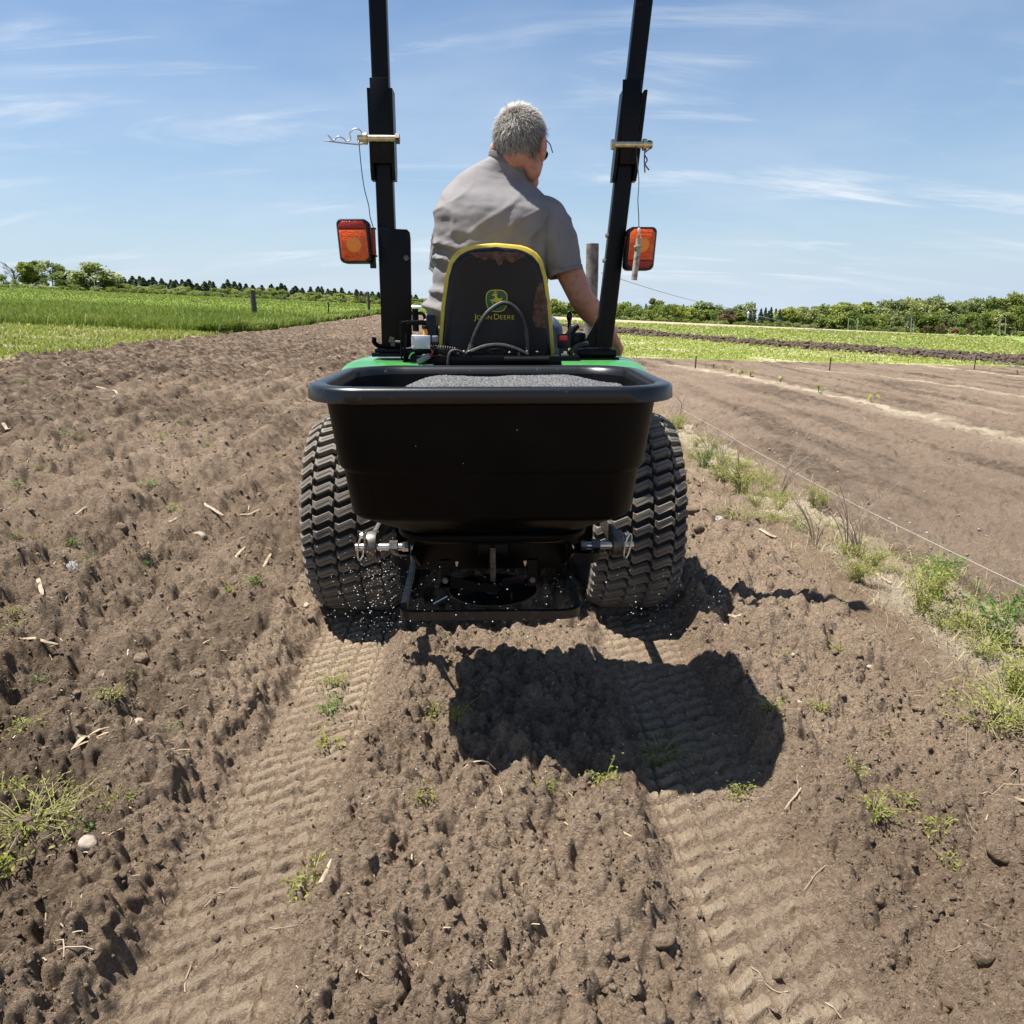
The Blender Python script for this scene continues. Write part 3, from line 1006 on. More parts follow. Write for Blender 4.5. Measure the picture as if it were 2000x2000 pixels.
def make_roll_bar():
    hw = M['steel']
    for s, lean in ((-1, 0.0), (1, 0.050)):
        nm = 'roll_bar_post'
        xb = -0.376 if s < 0 else 0.4035
        b = MB()

        def X(z):
            return xb + (lean * (z - 0.94) / 0.58 if s > 0 else 0.0 + 0.004 * (z - 0.94))
        z0, z1 = 0.958, 1.70
        rings = []
        for z in (z0, 1.2, 1.45, z1):
            rings.append([(X(z) + a, 2.80 + c, z) for a, c in rrect(0.0300, 0.0300, 0.008, 3)])
        b.rings(rings)
        post = b.build(nm, M['black'], TR)
        # upper hoop section
        b = MB()
        rings = []
        for z in (1.545, 1.9, 2.32):
            rings.append([(X(z) - s * 0.0 + a, 2.80 + c, z) for a, c in rrect(0.0285, 0.0285, 0.008, 3)])
        b.rings(rings)
        b.build('upper_roll_bar', M['black'], TR)
        # hinge cheeks either side of the post
        for side in (-1, 1):
            off = side * 0.0365
            poly = [(-0.034, 0.03), (-0.022, 0.0), (0.022, 0.0), (0.034, 0.03), (0.034, 0.28), (-0.034, 0.28)]
            steps = [(0.0, -0.0055), (0.0, 0.0055)]
            zb = 1.520
            o_ = MB().prism(poly, steps, lambda a, c, d: (X(zb + c) + off + d, 2.785 + a, zb + c)).build('hinge_cheek', M['black'], TR)
        MB().box((X(1.66), 2.752, 1.70), (0.062, 0.008, 0.26), bev=0.002).build('hinge_web', M['black'], TR)
        # pin, head and clip
        zp = 1.645 if s < 0 else 1.630
        x_in, x_out = X(zp) - s * 0.052, X(zp) + s * 0.078
        yp = 2.742
        MB().cyl((x_in, yp, zp), (x_out, yp, zp), 0.0115).build('hinge_pin', M['brass'], TR)
        MB().cyl((x_in - s * 0.010, yp, zp), (x_in + s * 0.003, yp, zp), 0.0175, n=6).build('pin_head', M['dull'] if s < 0 else M['brass'], TR)
        MB().cyl((X(zp) + s * 0.046, yp, zp), (X(zp) + s * 0.058, yp, zp), 0.019, n=20).build('pin_washer', M['brass'], TR)
        c = MB()
        if s < 0:
            q = x_out - s * 0.008
            pth = [(q - 0.118, 2.735, zp - 0.008), (q - 0.06, 2.735, zp - 0.015), (q + 0.005, 2.735, zp - 0.019), (q + 0.014, 2.735, zp - 0.004), (q + 0.004, 2.735, zp + 0.022), (q - 0.014, 2.735, zp + 0.028), (q - 0.032, 2.735, zp + 0.015),
                   (q - 0.030, 2.735, zp - 0.004), (q - 0.045, 2.735, zp - 0.010), (q - 0.055, 2.735, zp - 0.001), (q - 0.072, 2.735, zp + 0.004), (q - 0.088, 2.735, zp - 0.007), (q - 0.105, 2.735, zp + 0.008)]
        else:
            q = x_out - s * 0.012
            pth = [(q - 0.010, 2.735, zp - 0.088), (q - 0.014, 2.735, zp - 0.04), (q - 0.010, 2.735, zp + 0.004), (q + 0.006, 2.735, zp + 0.010), (q + 0.010, 2.735, zp - 0.008), (q - 0.004, 2.735, zp - 0.018),
                   (q - 0.014, 2.735, zp - 0.030), (q - 0.004, 2.735, zp - 0.048), (q - 0.010, 2.735, zp - 0.062), (q + 0.004, 2.735, zp - 0.080)]
        c.tube(spline(pth, 5), 0.0024, n=6).build('spring_clip', M['steel'] if s < 0 else M['dull'], TR)
        # base plates, gusset
        if s < 0:
            MB().box2((-0.434, 2.70, 0.930), (-0.262, 2.90, 0.944), bev=0.003).build('base_plate', M['black'], TR)
            MB().box2((-0.424, 2.71, 0.9445), (-0.275, 2.89, 0.957), bev=0.003).build('base_plate', M['black'], TR)
            poly = [(-0.406, 0.958), (-0.296, 0.958), (-0.288, 1.33), (-0.290, 1.352), (-0.300, 1.362), (-0.400, 1.366)]
            MB().prism(poly, [(0.0, 2.768), (0.0015, 2.7605), (0.003, 2.7600)], lambda a, c_, d: (a, d, c_)).build('side_plate', M['black'], TR)
            MB().cyl((-0.304, 2.758, 1.266), (-0.304, 2.748, 1.266), 0.0095, n=6).build('bolt', M['dull'], TR)
            MB().tube(spline([(-0.395, 2.78, 0.962), (-0.418, 2.76, 0.966), (-0.430, 2.75, 0.980), (-0.428, 2.75, 0.996)], 4), 0.0085, n=10).build('grab_handle', M['poly'], TR)
        else:
            MB().box2((0.287, 2.68, 0.914), (0.447, 2.90, 0.927), bev=0.003).build('base_plate', M['black'], TR)
            MB().box2((0.302, 2.70, 0.9275), (0.442, 2.88, 0.955), bev=0.008).build('base_plate', M['black'], TR)
            poly = [(0.322, 0.956), (0.376, 0.956), (0.382, 1.065)]
            MB().prism(poly, [(0.0, 2.80), (0.0, 2.79)], lambda a, c_, d: (a, d, c_)).build('gusset', M['black'], TR)
            for zz in (1.26, 1.345):
                MB().cyl((X(zz) - 0.030, 2.79, zz), (X(zz) - 0.040, 2.79, zz), 0.008, n=6).build('bolt', M['brass'], TR)
            MB().box((0.348, 2.765, 1.32), (0.014, 0.006, 0.05)).build('warning_label', M['white'], TR) if False else None
        # turn signal on its bracket
        if s < 0:
            x0, x1, zc0, zc1, yb, tilt = -0.530, -0.420, 1.246, 1.389, 2.70, 0.010
        else:
            x0, x1, zc0, zc1, yb, tilt = 0.460, 0.562, 1.224, 1.366, 2.70, -0.010
        cxm, czm = (x0 + x1) / 2, (zc0 + zc1) / 2
        hx, hz = (x1 - x0) / 2, (zc1 - zc0) / 2

        def put(a, c_, d):
            return (cxm + a + (c_ / hz) * 0.004 * s, yb + d + a * 0.05 * s, czm + c_)
        rr = rrect(hx, hz, 0.018, 6)
        lamp = MB().prism(rr, [(0.006, 0.075), (0.0, 0.06), (0.0, 0.006), (0.004, 0.0)], put).build('turn_signal', M['plastic'], TR)
        # the bezel's two lenses: amber field and a dark red end
        zs = hz - 0.033
        if s < 0:
            amb = [(-hx + 0.008, -hz + 0.02), (-hx + 0.02, -hz + 0.008), (hx - 0.02, -hz + 0.008), (hx - 0.008, -hz + 0.02), (hx - 0.008, zs - 0.001), (-hx + 0.008, zs - 0.001)]
            red = [(-hx + 0.008, zs + 0.001), (hx - 0.008, zs + 0.001), (hx - 0.008, hz - 0.02), (hx - 0.02, hz - 0.008), (-hx + 0.02, hz - 0.008), (-hx + 0.008, hz - 0.02)]
        else:
            red = [(-hx + 0.008, -hz + 0.02), (-hx + 0.02, -hz + 0.008), (hx - 0.02, -hz + 0.008), (hx - 0.008, -hz + 0.02), (hx - 0.008, -zs - 0.001), (-hx + 0.008, -zs - 0.001)]
            amb = [(-hx + 0.008, -zs + 0.001), (hx - 0.008, -zs + 0.001), (hx - 0.008, hz - 0.02), (hx - 0.02, hz - 0.008), (-hx + 0.02, hz - 0.008), (-hx + 0.008, hz - 0.02)]
        MB().prism(amb, [(0.0, 0.002), (0.0, -0.004), (0.003, -0.006)], put).build('amber_lens', M['lensamber'], lamp)
        MB().prism(red, [(0.0, 0.002), (0.0, -0.004), (0.003, -0.006)], put).build('red_lens', M['lensred'], lamp)
        ccz = -0.012 if s < 0 else 0.012
        disc = [(0.026 * math.cos(a), ccz + 0.026 * math.sin(a)) for a in np.linspace(0, 2 * PI, 25)[:-1]]
        MB().prism(disc, [(0.0, -0.0055), (0.004, -0.0078), (0.014, -0.0090)], put).build('bulb_dome', M['lensglow'], lamp)
        for k in range(-3, 4):
            zz = ccz + k * 0.0135
            if abs(k) > 1:
                MB().box(put(0, zz, -0.0062), (hx * 1.5, 0.0014, 0.002)).build('lens_rib', M['lensamber'], lamp)
        xi = x1 if s < 0 else x0
        xp = X(czm) + s * 0.031
        MB().box2((min(xi, xp), yb + 0.030, czm - 0.042), (max(xi, xp), yb + 0.036, czm + 0.042)).build('signal_reflector', M['lensred'], lamp)
        MB().box2((min(xi, xp), yb + 0.0365, czm + 0.0425), (max(xi, xp), yb + 0.06, czm + 0.047)).box2((min(xi, xp), yb + 0.0365, czm - 0.048), (max(xi, xp), yb + 0.06, czm - 0.0425)).build('signal_bracket', M['black'], TR)
        if s < 0:
            MB().box2((-0.432, 2.75, 1.232), (-0.412, 2.77, 1.278), bev=0.002).build('wire_plug', M['plastic'], TR)
    # cord of the left hinge pin
    p = [(-0.446, 2.735, 1.632), (-0.443, 2.735, 1.56), (-0.436, 2.735, 1.49), (-0.424, 2.735, 1.435), (-0.421, 2.735, 1.40), (-0.412, 2.735, 1.366), (-0.408, 2.742, 1.355)]
    MB().tube(spline(p, 6), 0.0016, n=5).build('pin_cord', M['hose'], TR)
    MB().box2((-0.3475, 2.77, 2.32), (0.52, 2.83, 2.38), bev=0.01).build('roll_bar_top', M['black'], TR)


make_roll_bar()

# the wire-hung pipe at the right post hangs from the pin: a thing of its own
HP = thing('hanging_pipe', 'weathered grey pipe handle dangling on a thin wire before the turn signal beside the driver', 'pipe', (0.485, 2.60, 1.19))
MB().tube(spline([(0.484, 2.735, 1.628), (0.487, 2.70, 1.56), (0.486, 2.66, 1.50), (0.478, 2.62, 1.44), (0.480, 2.605, 1.39), (0.4815, 2.60, 1.352)], 6), 0.0016, n=5).build('cord', M['hose'], HP)
MB().box((0.4825, 2.60, 1.345), (0.0085, 0.008, 0.014), bev=0.002).build('crimp', M['white'], HP)
MB().tube(spline([(0.4825, 2.60, 1.338), (0.4760, 2.60, 1.326), (0.4755, 2.60, 1.318), (0.489, 2.60, 1.318), (0.4885, 2.60, 1.326), (0.4825, 2.60, 1.338)], 5), 0.0016, n=5).build('wire_loop', M['steel'], HP)
MB().lathe([(0.0085, 1.320), (0.0085, 1.298), (0.0145, 1.297), (0.0145, 1.292), (0.0100, 1.290), (0.0098, 1.280)], (0.4815, 2.60, 0), 'z', 16).build('collar', M['tubeg'], HP)
b = MB()
b.tube([(0.4812, 2.60, 1.285), (0.4725, 2.60, 1.188)], [0.0100, 0.0104], n=16)
b.build('pipe', M['tubeg'], HP)


def make_seat():
    def half(z):
        return np.interp(z, [0.86, 0.95, 1.10, 1.20, 1.25, 1.275, 1.292, 1.301, 1.306], [0.202, 0.201, 0.186, 0.170, 0.154, 0.134, 0.105, 0.070, 0.0])

    def outline(grow):
        zs = [0.87, 0.95, 1.02, 1.10, 1.16, 1.20, 1.23, 1.25, 1.265, 1.277, 1.287, 1.294, 1.300, 1.304]
        R = [(0.010 + half(z) + grow, z + (grow * 0.9 * sstep(1.15, 1.31, np.array(z)))) for z in zs]
        Lft = [(0.010 - half(z) - grow, z + (grow * 0.9 * sstep(1.15, 1.31, np.array(z)))) for z in zs[::-1]]
        return [(float(a), float(c)) for a, c in R + [(0.010, 1.307 + grow * 0.9)] + Lft]

    def put(a, c, d):
        return (a, d - 0.10 * (c - 0.9) * 0.25, c)
    cush = MB().prism(outline(0.012), [(0.02, 2.835), (0.004, 2.825), (-0.001, 2.81), (0.0, 2.782), (0.005, 2.778)], put).build('seat_back', M['yellow'], TR, smooth=60)
    shell = MB().prism(outline(-0.003), [(0.0, 2.80), (-0.001, 2.772), (0.005, 2.764), (0.020, 2.760), (0.026, 2.7615)], put).build('seat_shell', M['plastic'], cush, smooth=50)
    MB().box((0.01, 3.06, 0.875), (0.44, 0.40, 0.09), bev=0.035).build('seat_cushion', M['yellow'], TR)
    YS = 2.7615 - 0.0012

    def face(a, c, d):
        return (a, YS - 0.10 * (c - 0.9) * 0.25 - d, c)
    # worn, muddy patches
    p1 = [(-0.085, 1.282), (0.02, 1.287), (0.082, 1.285), (0.112, 1.282), (0.112, 1.272), (0.085, 1.262), (0.078, 1.255), (0.068, 1.252), (0.055, 1.256), (0.048, 1.262), (0.038, 1.262), (0.026, 1.243), (0.018, 1.247), (0.008, 1.262), (-0.012, 1.266), (-0.03, 1.260), (-0.052, 1.268), (-0.078, 1.282)]
    p2 = [(0.160, 1.178), (0.172, 1.188), (0.178, 1.165), (0.190, 1.120), (0.193, 1.075), (0.194, 1.03), (0.180, 1.028), (0.150, 1.034), (0.143, 1.06), (0.146, 1.12), (0.152, 1.150)]
    p3 = [(-0.186, 0.87), (-0.176, 0.87), (-0.172, 0.93), (-0.180, 0.985), (-0.187, 0.93)]
    for p in (p1, p2, p3):
        n = len(p)
        fine = []
        for i in range(n):
            a, c = p[i], p[(i + 1) % n]
            for k in range(4):
                t = k / 4
                j = 0.0022
                fine.append((a[0] + (c[0] - a[0]) * t + random.uniform(-j, j), a[1] + (c[1] - a[1]) * t + random.uniform(-j, j)))
        MB().prism(fine, [(0.0, -0.001), (0.0, 0.0006), (0.001, 0.0010)], face).build('mud_patch', M['rust'], shell, smooth=0)
    # emblem: shield, border, leaping deer
    ex, ez, es = 0.0115, 1.122, 0.0385

    def shield(k):
        pts = []
        for a in np.linspace(0, 2 * PI, 41)[:-1]:
            c, s_ = math.cos(a), math.sin(a)
            e = 2 / 4.2
            x = math.copysign(abs(c) ** e, c)
            z = math.copysign(abs(s_) ** e, s_)
            x *= 1.0 - 0.10 * abs(z) ** 2 + (0.02 if z > 0 else -0.10 * abs(z))
            z *= 0.92 * (1 + 0.08 * (1 - x * x))
            pts.append((ex + x * es * k, ez + z * es * k))
        return pts
    MB().prism(shield(1.0), [(0.0, -0.001), (0.0, 0.0006)], face).build('emblem_border', M['logoyellow'], shell, smooth=0)
    MB().prism(shield(0.93), [(0.0, 0.0), (0.0, 0.0010)], face).build('emblem_shield', M['logogreen'], shell, smooth=0)
    deer = [(-0.62, -0.10), (-0.30, 0.06), (-0.20, 0.12), (-0.16, 0.36), (-0.44, 0.34), (-0.42, 0.42), (-0.22, 0.50), (-0.10, 0.52), (-0.02, 0.60), (-0.02, 0.48), (0.10, 0.50), (0.02, 0.40), (0.06, 0.20), (0.20, 0.10),
            (0.36, 0.12), (0.48, 0.10), (0.44, 0.30), (0.52, 0.16), (0.50, -0.02), (0.40, -0.10), (0.56, -0.30), (0.74, -0.50), (0.66, -0.54), (0.48, -0.38), (0.20, -0.20), (0.0, -0.24), (-0.20, -0.20), (-0.32, -0.14), (-0.42, -0.10), (-0.28, -0.36), (-0.18, -0.48), (-0.26, -0.50), (-0.46, -0.24), (-0.56, -0.02), (-0.66, -0.04)]
    deer = [(ex + a * es, ez + 0.004 + c * es) for a, c in deer][::-1]
    MB().prism(deer, [(0.0, 0.001), (0.0, 0.0015)], face).build('deer_emblem', M['logoyellow'], shell, smooth=0)
    an = MB()
    for pth in ([(-0.10, 0.50), (-0.12, 0.62), (-0.05, 0.78)], [(-0.12, 0.60), (-0.26, 0.74)], [(-0.14, 0.56), (-0.34, 0.62)], [(-0.02, 0.52), (0.05, 0.64), (0.04, 0.76)], [(-0.08, 0.66), (-0.16, 0.80)]):
        an.tube([face(ex + a * es, ez + 0.004 + c * es, 0.0012) for a, c in pth], 0.0011, n=4)
    an.build('antlers', M['logoyellow'], shell)
    # lettering in small capitals
    dg = bpy.context.evaluated_depsgraph_get
    b = MB()
    x = -0.070
    for txt, size in (('J', 0.0270), ('OHN', 0.0205), (' ', 0.010), ('D', 0.0270), ('EERE', 0.0205)):
        if txt == ' ':
            x += 0.0055
            continue
        fc = bpy.data.curves.new('lettering', 'FONT')
        fc.body, fc.size, fc.extrude, fc.space_character, fc.offset = txt, size, 0.0004, 1.12, -0.0001
        fo = bpy.data.objects.new('lettering', fc)
        COL.objects.link(fo)
        bpy.context.view_layer.update()
        me = bpy.data.meshes.new_from_object(fo.evaluated_get(dg()))
        xs = [v.co.x for v in me.vertices]
        b.add([face(x + v.co.x * 1.13 - min(xs) * 1.13, 1.058 + v.co.y, 0.0006 + v.co.z) for v in me.vertices], [list(p.vertices) for p in me.polygons])
        x += (max(xs) - min(xs)) * 1.13 + size * 0.12
        bpy.data.objects.remove(fo)
        bpy.data.meshes.remove(me)
    b.build('lettering', M['logoyellow'], shell, smooth=0)


make_seat()


def make_rear_gear():
    h = M['hose']
    big = [(-0.090, 2.66, 0.935), (-0.078, 2.66, 0.975), (-0.058, 2.66, 1.025), (-0.030, 2.665, 1.072), (0.002, 2.67, 1.100), (0.036, 2.672, 1.114), (0.070, 2.67, 1.102), (0.098, 2.668, 1.068), (0.112, 2.664, 1.02), (0.117, 2.66, 0.97), (0.117, 2.655, 0.935)]
    MB().tube(spline(big, 6), [0.0075] * 61, n=10).build('hydraulic_hose', h, TR)
    MB().tube([(-0.0905, 2.66, 0.933), (-0.0775, 2.66, 0.975)], 0.0100, n=10).build('hose_fitting', M['dull'], TR)
    for pts, r in (([(-0.31, 2.645, 0.952), (-0.24, 2.645, 0.962), (-0.17, 2.645, 0.950), (-0.12, 2.645, 0.942)], 0.0105),
                   ([(-0.10, 2.645, 0.942), (-0.03, 2.648, 0.968), (0.03, 2.65, 0.972), (0.08, 2.648, 0.958), (0.12, 2.645, 0.940)], 0.0075),
                   ([(-0.16, 2.62, 0.86), (-0.158, 2.62, 0.92), (-0.150, 2.625, 0.950), (-0.128, 2.63, 0.956), (-0.10, 2.635, 0.945)], 0.0055),
                   ([(-0.05, 2.66, 0.945), (0.01, 2.665, 0.958), (0.05, 2.665, 0.95), (0.10, 2.66, 0.944)], 0.003),
                   ([(-0.07, 2.655, 0.945), (-0.03, 2.66, 0.952), (0.0, 2.66, 0.944)], 0.0025),
                   ([(0.27, 2.70, 0.94), (0.30, 2.72, 0.965), (0.34, 2.74, 0.972)], 0.010)):
        o = MB().tube(spline(pts, 8), r, n=8).build('hose', h, TR)
    for i in range(22):
        t = i / 21
        c = (-0.305 + 0.17 * t, 2.645, 0.953 + 0.011 * math.sin(t * 2.6) - 0.004 * t)
        MB().lathe([(0.0098, -0.0020), (0.0122, -0.0012), (0.0122, 0.0012), (0.0098, 0.0020)], c, 'x', 10).build('conduit_ridge', h, TR)
    for x in (-0.142, -0.128, -0.104, -0.086, 0.055, 0.088, 0.118, 0.152):
        MB().ball((x, 2.645 + random.uniform(-0.01, 0.01), 0.944 + random.uniform(-0.003, 0.006)), (0.008, 0.008, 0.008), 1).cyl((x, 2.645, 0.935), (x + random.uniform(-0.004, 0.004), 2.645, 0.956), 0.004, n=6).build('cable_clamp', M['dull'] if x in (-0.104, 0.088) else M['plastic'], TR)
    MB().box((0.248, 2.66, 0.9400), (0.022, 0.02, 0.006)).cyl((0.250, 2.655, 0.943), (0.250, 2.655, 0.951), 0.007, n=6).build('bolt', M['steel'], TR)
    # relay box on a bent bracket
    br = MB()
    br.tube(fillet([(-0.318, 2.62, 0.925), (-0.318, 2.62, 1.052), (-0.232, 2.62, 1.056), (-0.230, 2.62, 1.03)], 0.012), 0.0035, n=6)
    br.box((-0.262, 2.63, 1.049), (0.066, 0.03, 0.016), bev=0.004)
    br.box((-0.306, 2.625, 0.965), (0.006, 0.03, 0.09), rot=(0, 4, 0))
    br.box((-0.262, 2.63, 0.952), (0.075, 0.03, 0.016), bev=0.005)
    br.tube([(-0.226, 2.62, 1.04), (-0.224, 2.62, 0.96)], 0.003, n=6)
    bk = br.build('relay_bracket', M['black'], TR)
    bx = MB().box((-0.2475, 2.605, 0.986), (0.064, 0.03, 0.045), rot=(0, 1.5, 0), bev=0.003).build('relay_box', M['alu'], TR)
    for dx in (-0.0275, 0.0275):
        for dz in (-0.018, 0.018):
            MB().cyl((-0.2475 + dx, 2.591, 0.986 + dz), (-0.2475 + dx, 2.586, 0.986 + dz), 0.0035, n=8).build('screw', M['white'], bx)
    MB().lathe([(0.0085, 0), (0.0085, 0.013), (0.007, 0.02)], (-0.2325, 2.606, 1.009), 'z', 12).build('amber_lamp', M['amber'], TR)
    MB().lathe([(0.010, 0), (0.012, 0.008), (0.010, 0.012)], (-0.2325, 2.606, 1.029), 'z', 12).build('lamp_cap', M['plastic'], TR)
    MB().box((-0.201, 2.61, 0.995), (0.022, 0.02, 0.022), bev=0.003).build('fuse_holder', M['greyplastic'], TR)
    MB().box((-0.199, 2.61, 0.981), (0.024, 0.02, 0.012), bev=0.002).box((-0.203, 2.61, 0.962), (0.014, 0.02, 0.016), bev=0.002).build('fuse_base', M['plastic'], TR)
    MB().box((-0.240, 2.602, 0.930), (0.050, 0.028, 0.020), rot=(0, -28, 0), bev=0.006).build('cable_plug', M['greyplastic'], TR)
    MB().tube(spline([(-0.214, 2.60, 0.962), (-0.209, 2.60, 0.952), (-0.216, 2.60, 0.942), (-0.224, 2.60, 0.938)], 5), 0.0028, n=6).build('red_wire', M['redbutton'], TR)
    MB().tube(spline([(-0.290, 2.60, 0.93), (-0.283, 2.60, 0.944), (-0.270, 2.60, 0.952)], 5), 0.003, n=6).build('green_wire', M['green'], TR)
    MB().cyl((-0.360, 2.635, 0.987), (-0.316, 2.63, 0.985), 0.004, n=8).box((-0.352, 2.635, 0.992), (0.016, 0.012, 0.016), rot=(0, 20, 0)).box((-0.348, 2.635, 0.976), (0.014, 0.012, 0.010)).build('wing_bolt', M['dull'], TR)
    MB().box((-0.222, 2.610, 0.9035), (0.026, 0.004, 0.014)).build('white_tag', M['white'], TR)
    # seat-belt buckle and levers right of the seat
    bu = MB().box((0.249, 2.69, 0.985), (0.047, 0.018, 0.050), bev=0.004).box((0.249, 2.69, 0.945), (0.032, 0.010, 0.04), bev=0.002).build('buckle', M['plastic'], TR)
    MB().box((0.246, 2.6795, 0.996), (0.028, 0.005, 0.017), bev=0.002).build('release_button', M['redbutton'], bu)
    MB().tube([(0.268, 2.86, 0.96), (0.276, 2.86, 0.99), (0.300, 2.86, 1.025), (0.318, 2.86, 1.035)], [0.010, 0.013, 0.016, 0.010], n=10).build('lever', M['plastic'], TR)
    MB().tube([(0.30, 3.0, 0.96), (0.297, 3.0, 1.06)], 0.007, n=8).ball((0.297, 3.0, 1.065), (0.012, 0.012, 0.02)).build('lever', M['plastic'], TR)
    MB().box((0.325, 2.98, 0.975), (0.060, 0.12, 0.06), bev=0.008).build('control_console', M['plastic'], TR)
    MB().box2((-0.245, 2.78, 0.90), (-0.205, 2.86, 1.075), bev=0.01).build('armrest_mount', M['plastic'], TR)
    b = MB().lathe([(0.034, 0.0), (0.036, 0.006), (0.030, 0.014)], (-0.335, 3.30, 1.095), 'z', 20)
    b.build('cap', M['white'], TR)
    MB().cyl((-0.335, 3.30, 1.0), (-0.335, 3.30, 1.094), 0.014).tube(fillet([(-0.375, 3.30, 0.98), (-0.375, 3.30, 1.075), (-0.295, 3.30, 1.075), (-0.295, 3.30, 0.98)], 0.02), 0.007).build('cap_bracket', M['black'], TR)
    # lift arms reaching back to the spreader's pins
    for s in (-1, 1):
        MB().box2((s * 0.365 - 0.008, 2.13, 0.385), (s * 0.365 + 0.008, 2.75, 0.445), bev=0.004).build('lift_arm', M['dull'], TR)
        MB().lathe([(0.024, -0.020), (0.040, -0.014), (0.043, 0.0), (0.040, 0.014), (0.024, 0.020)], (s * 0.365, 2.12, 0.416), 'x', 24).build('lift_arm_ball', M['dull'], TR)


make_rear_gear()

# ================================================================== SPREADER
SP = thing('spreader', 'black plastic hopper spreader hitched to the back of the tractor', 'spreader', (-0.005, 1.93, 0.33))


def make_spreader():
    cx, cy = -0.006, 1.925
    prof = [  # hx, hy, r, z
        (0.30, 0.19, 0.08, 0.640), (0.375, 0.245, 0.10, 0.760), (0.398, 0.270, 0.115, 0.880), (0.406, 0.278, 0.12, 0.912), (0.412, 0.284, 0.125, 0.926), (0.421, 0.293, 0.13, 0.9325),
        (0.432, 0.303, 0.135, 0.9345), (0.446, 0.317, 0.14, 0.9340), (0.4535, 0.3235, 0.145, 0.9315), (0.4575, 0.3275, 0.148, 0.925), (0.4590, 0.3290, 0.148, 0.902), (0.454, 0.324, 0.145, 0.8985), (0.430, 0.300, 0.13, 0.8975),
        (0.418, 0.288, 0.12, 0.892), (0.412, 0.282, 0.115, 0.850), (0.399, 0.268, 0.11, 0.742), (0.394, 0.263, 0.108, 0.734), (0.388, 0.258, 0.105, 0.728), (0.374, 0.240, 0.095, 0.622), (0.366, 0.232, 0.09, 0.612), (0.352, 0.222, 0.085, 0.606), (0.255, 0.125, 0.075, 0.548), (0.240, 0.115, 0.07, 0.545)]
    rings = [[(cx + a, cy + b_, z) for a, b_ in rrect(hx * 0.918, hy, r, 9)] for hx, hy, r, z in prof]
    MB().rings(rings[:4][::-1] + [], cap0=False, cap1=True).build('hopper_lining', M['poly'], SP, smooth=45)
    MB().rings(rings[3:13], cap0=False, cap1=False).build('hopper_rim', M['rim'], SP, smooth=60)
    MB().rings(rings[12:], cap0=False, cap1=True).build('hopper', M['poly'], SP, smooth=35)
    # collar and base under the funnel
    rr = [(0.243, 0.125, 0.10, 0.546), (0.249, 0.130, 0.10, 0.540), (0.247, 0.128, 0.10, 0.527), (0.225, 0.115, 0.09, 0.518)]
    MB().rings([[(cx + a, cy + b_, z) for a, b_ in rrect(hx, hy, r, 8)] for hx, hy, r, z in rr]).build('funnel_collar', M['poly'], SP, smooth=50)
    f = MB()
    f.box2((cx - 0.226, 2.055, 0.36), (cx + 0.226, 2.075, 0.50), bev=0.003)
    f.box2((cx - 0.232, 1.93, 0.475), (cx + 0.232, 2.08, 0.515), bev=0.003)
    f.box2((cx - 0.045, 1.95, 0.43), (cx + 0.045, 2.05, 0.474), bev=0.01)
    f.build('frame_plate', M['black'], SP)
    for s in (-1, 1):
        MB().prism([(1.85, 0.475), (2.055, 0.475), (2.055, 0.37)], [(0.0, -0.004), (0.0, 0.004)], lambda a, c, d: (cx + s * 0.212 + d, a, c)).build('side_gusset', M['black'], SP)
        MB().box2((cx + s * 0.22 - 0.022, 2.215, 0.34), (cx + s * 0.22 + 0.022, 2.255, 0.80), bev=0.004).build('mast', M['black'], SP)
    # guard loop of flat bar
    P = fillet([(cx - 0.2175, 1.70, 0.392), (cx - 0.216, 1.645, 0.392), (cx + 0.206, 1.645, 0.392), (cx + 0.2105, 1.80, 0.387)], 0.045, 6)
    MB().tube(P, 0.0150, n=4, flat=(0.62, 1.0)).build('guard_bar', M['bar'], SP)
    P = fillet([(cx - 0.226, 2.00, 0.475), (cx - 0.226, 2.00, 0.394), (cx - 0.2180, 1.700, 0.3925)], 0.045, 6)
    MB().tube(P, 0.0150, n=4, flat=(1.0, 0.62)).build('guard_leg', M['litbar'], SP, label='left guard leg with sunlight painted into its grey')
    P = fillet([(cx + 0.212, 2.00, 0.465), (cx + 0.216, 2.00, 0.387), (cx + 0.2115, 1.800, 0.3875)], 0.045, 6)
    MB().tube(P, 0.0150, n=4, flat=(1.0, 0.62)).build('guard_leg', M['bar'], SP)
    # spinner: disc, fins, shaft, deflector
    sx, sy, sz = cx, 1.91, 0.345
    disc = MB().lathe([(0.0, 0.0), (0.105, 0.0), (0.12, 0.006), (0.12, 0.010), (0.105, 0.005), (0.03, 0.006), (0.022, 0.03), (0.010, 0.034)], (sx, sy, sz), 'z', 40).build('spinner_disc', M['plastic'], SP)
    for k in range(4):
        a = 0.5 + k * PI / 2
        c, s_ = math.cos(a), math.sin(a)
        MB().box((sx + 0.065 * c, sy + 0.065 * s_, sz + 0.020), (0.075, 0.004, 0.028), rot=(0, 0, math.degrees(a))).build('spinner_fin', M['plastic'], disc)
    MB().cyl((sx, sy, sz + 0.03), (sx, sy, 0.475), 0.0085, n=12).build('spinner_shaft', M['dull'], SP)
    MB().prism([(-0.12, 0.0), (0.02, -0.035), (0.01, -0.05), (-0.14, -0.03)], [(0.0, 0.0), (0.0, 0.003)], lambda a, c, d: (cx + a, 1.80 + d, 0.435 + c)).build('deflector', M['poly'], SP)
    MB().tube([(cx - 0.155, 1.80, 0.357), (cx - 0.118, 1.80, 0.378)], 0.0025, n=6).build('agitator_rod', M['steel'], SP)
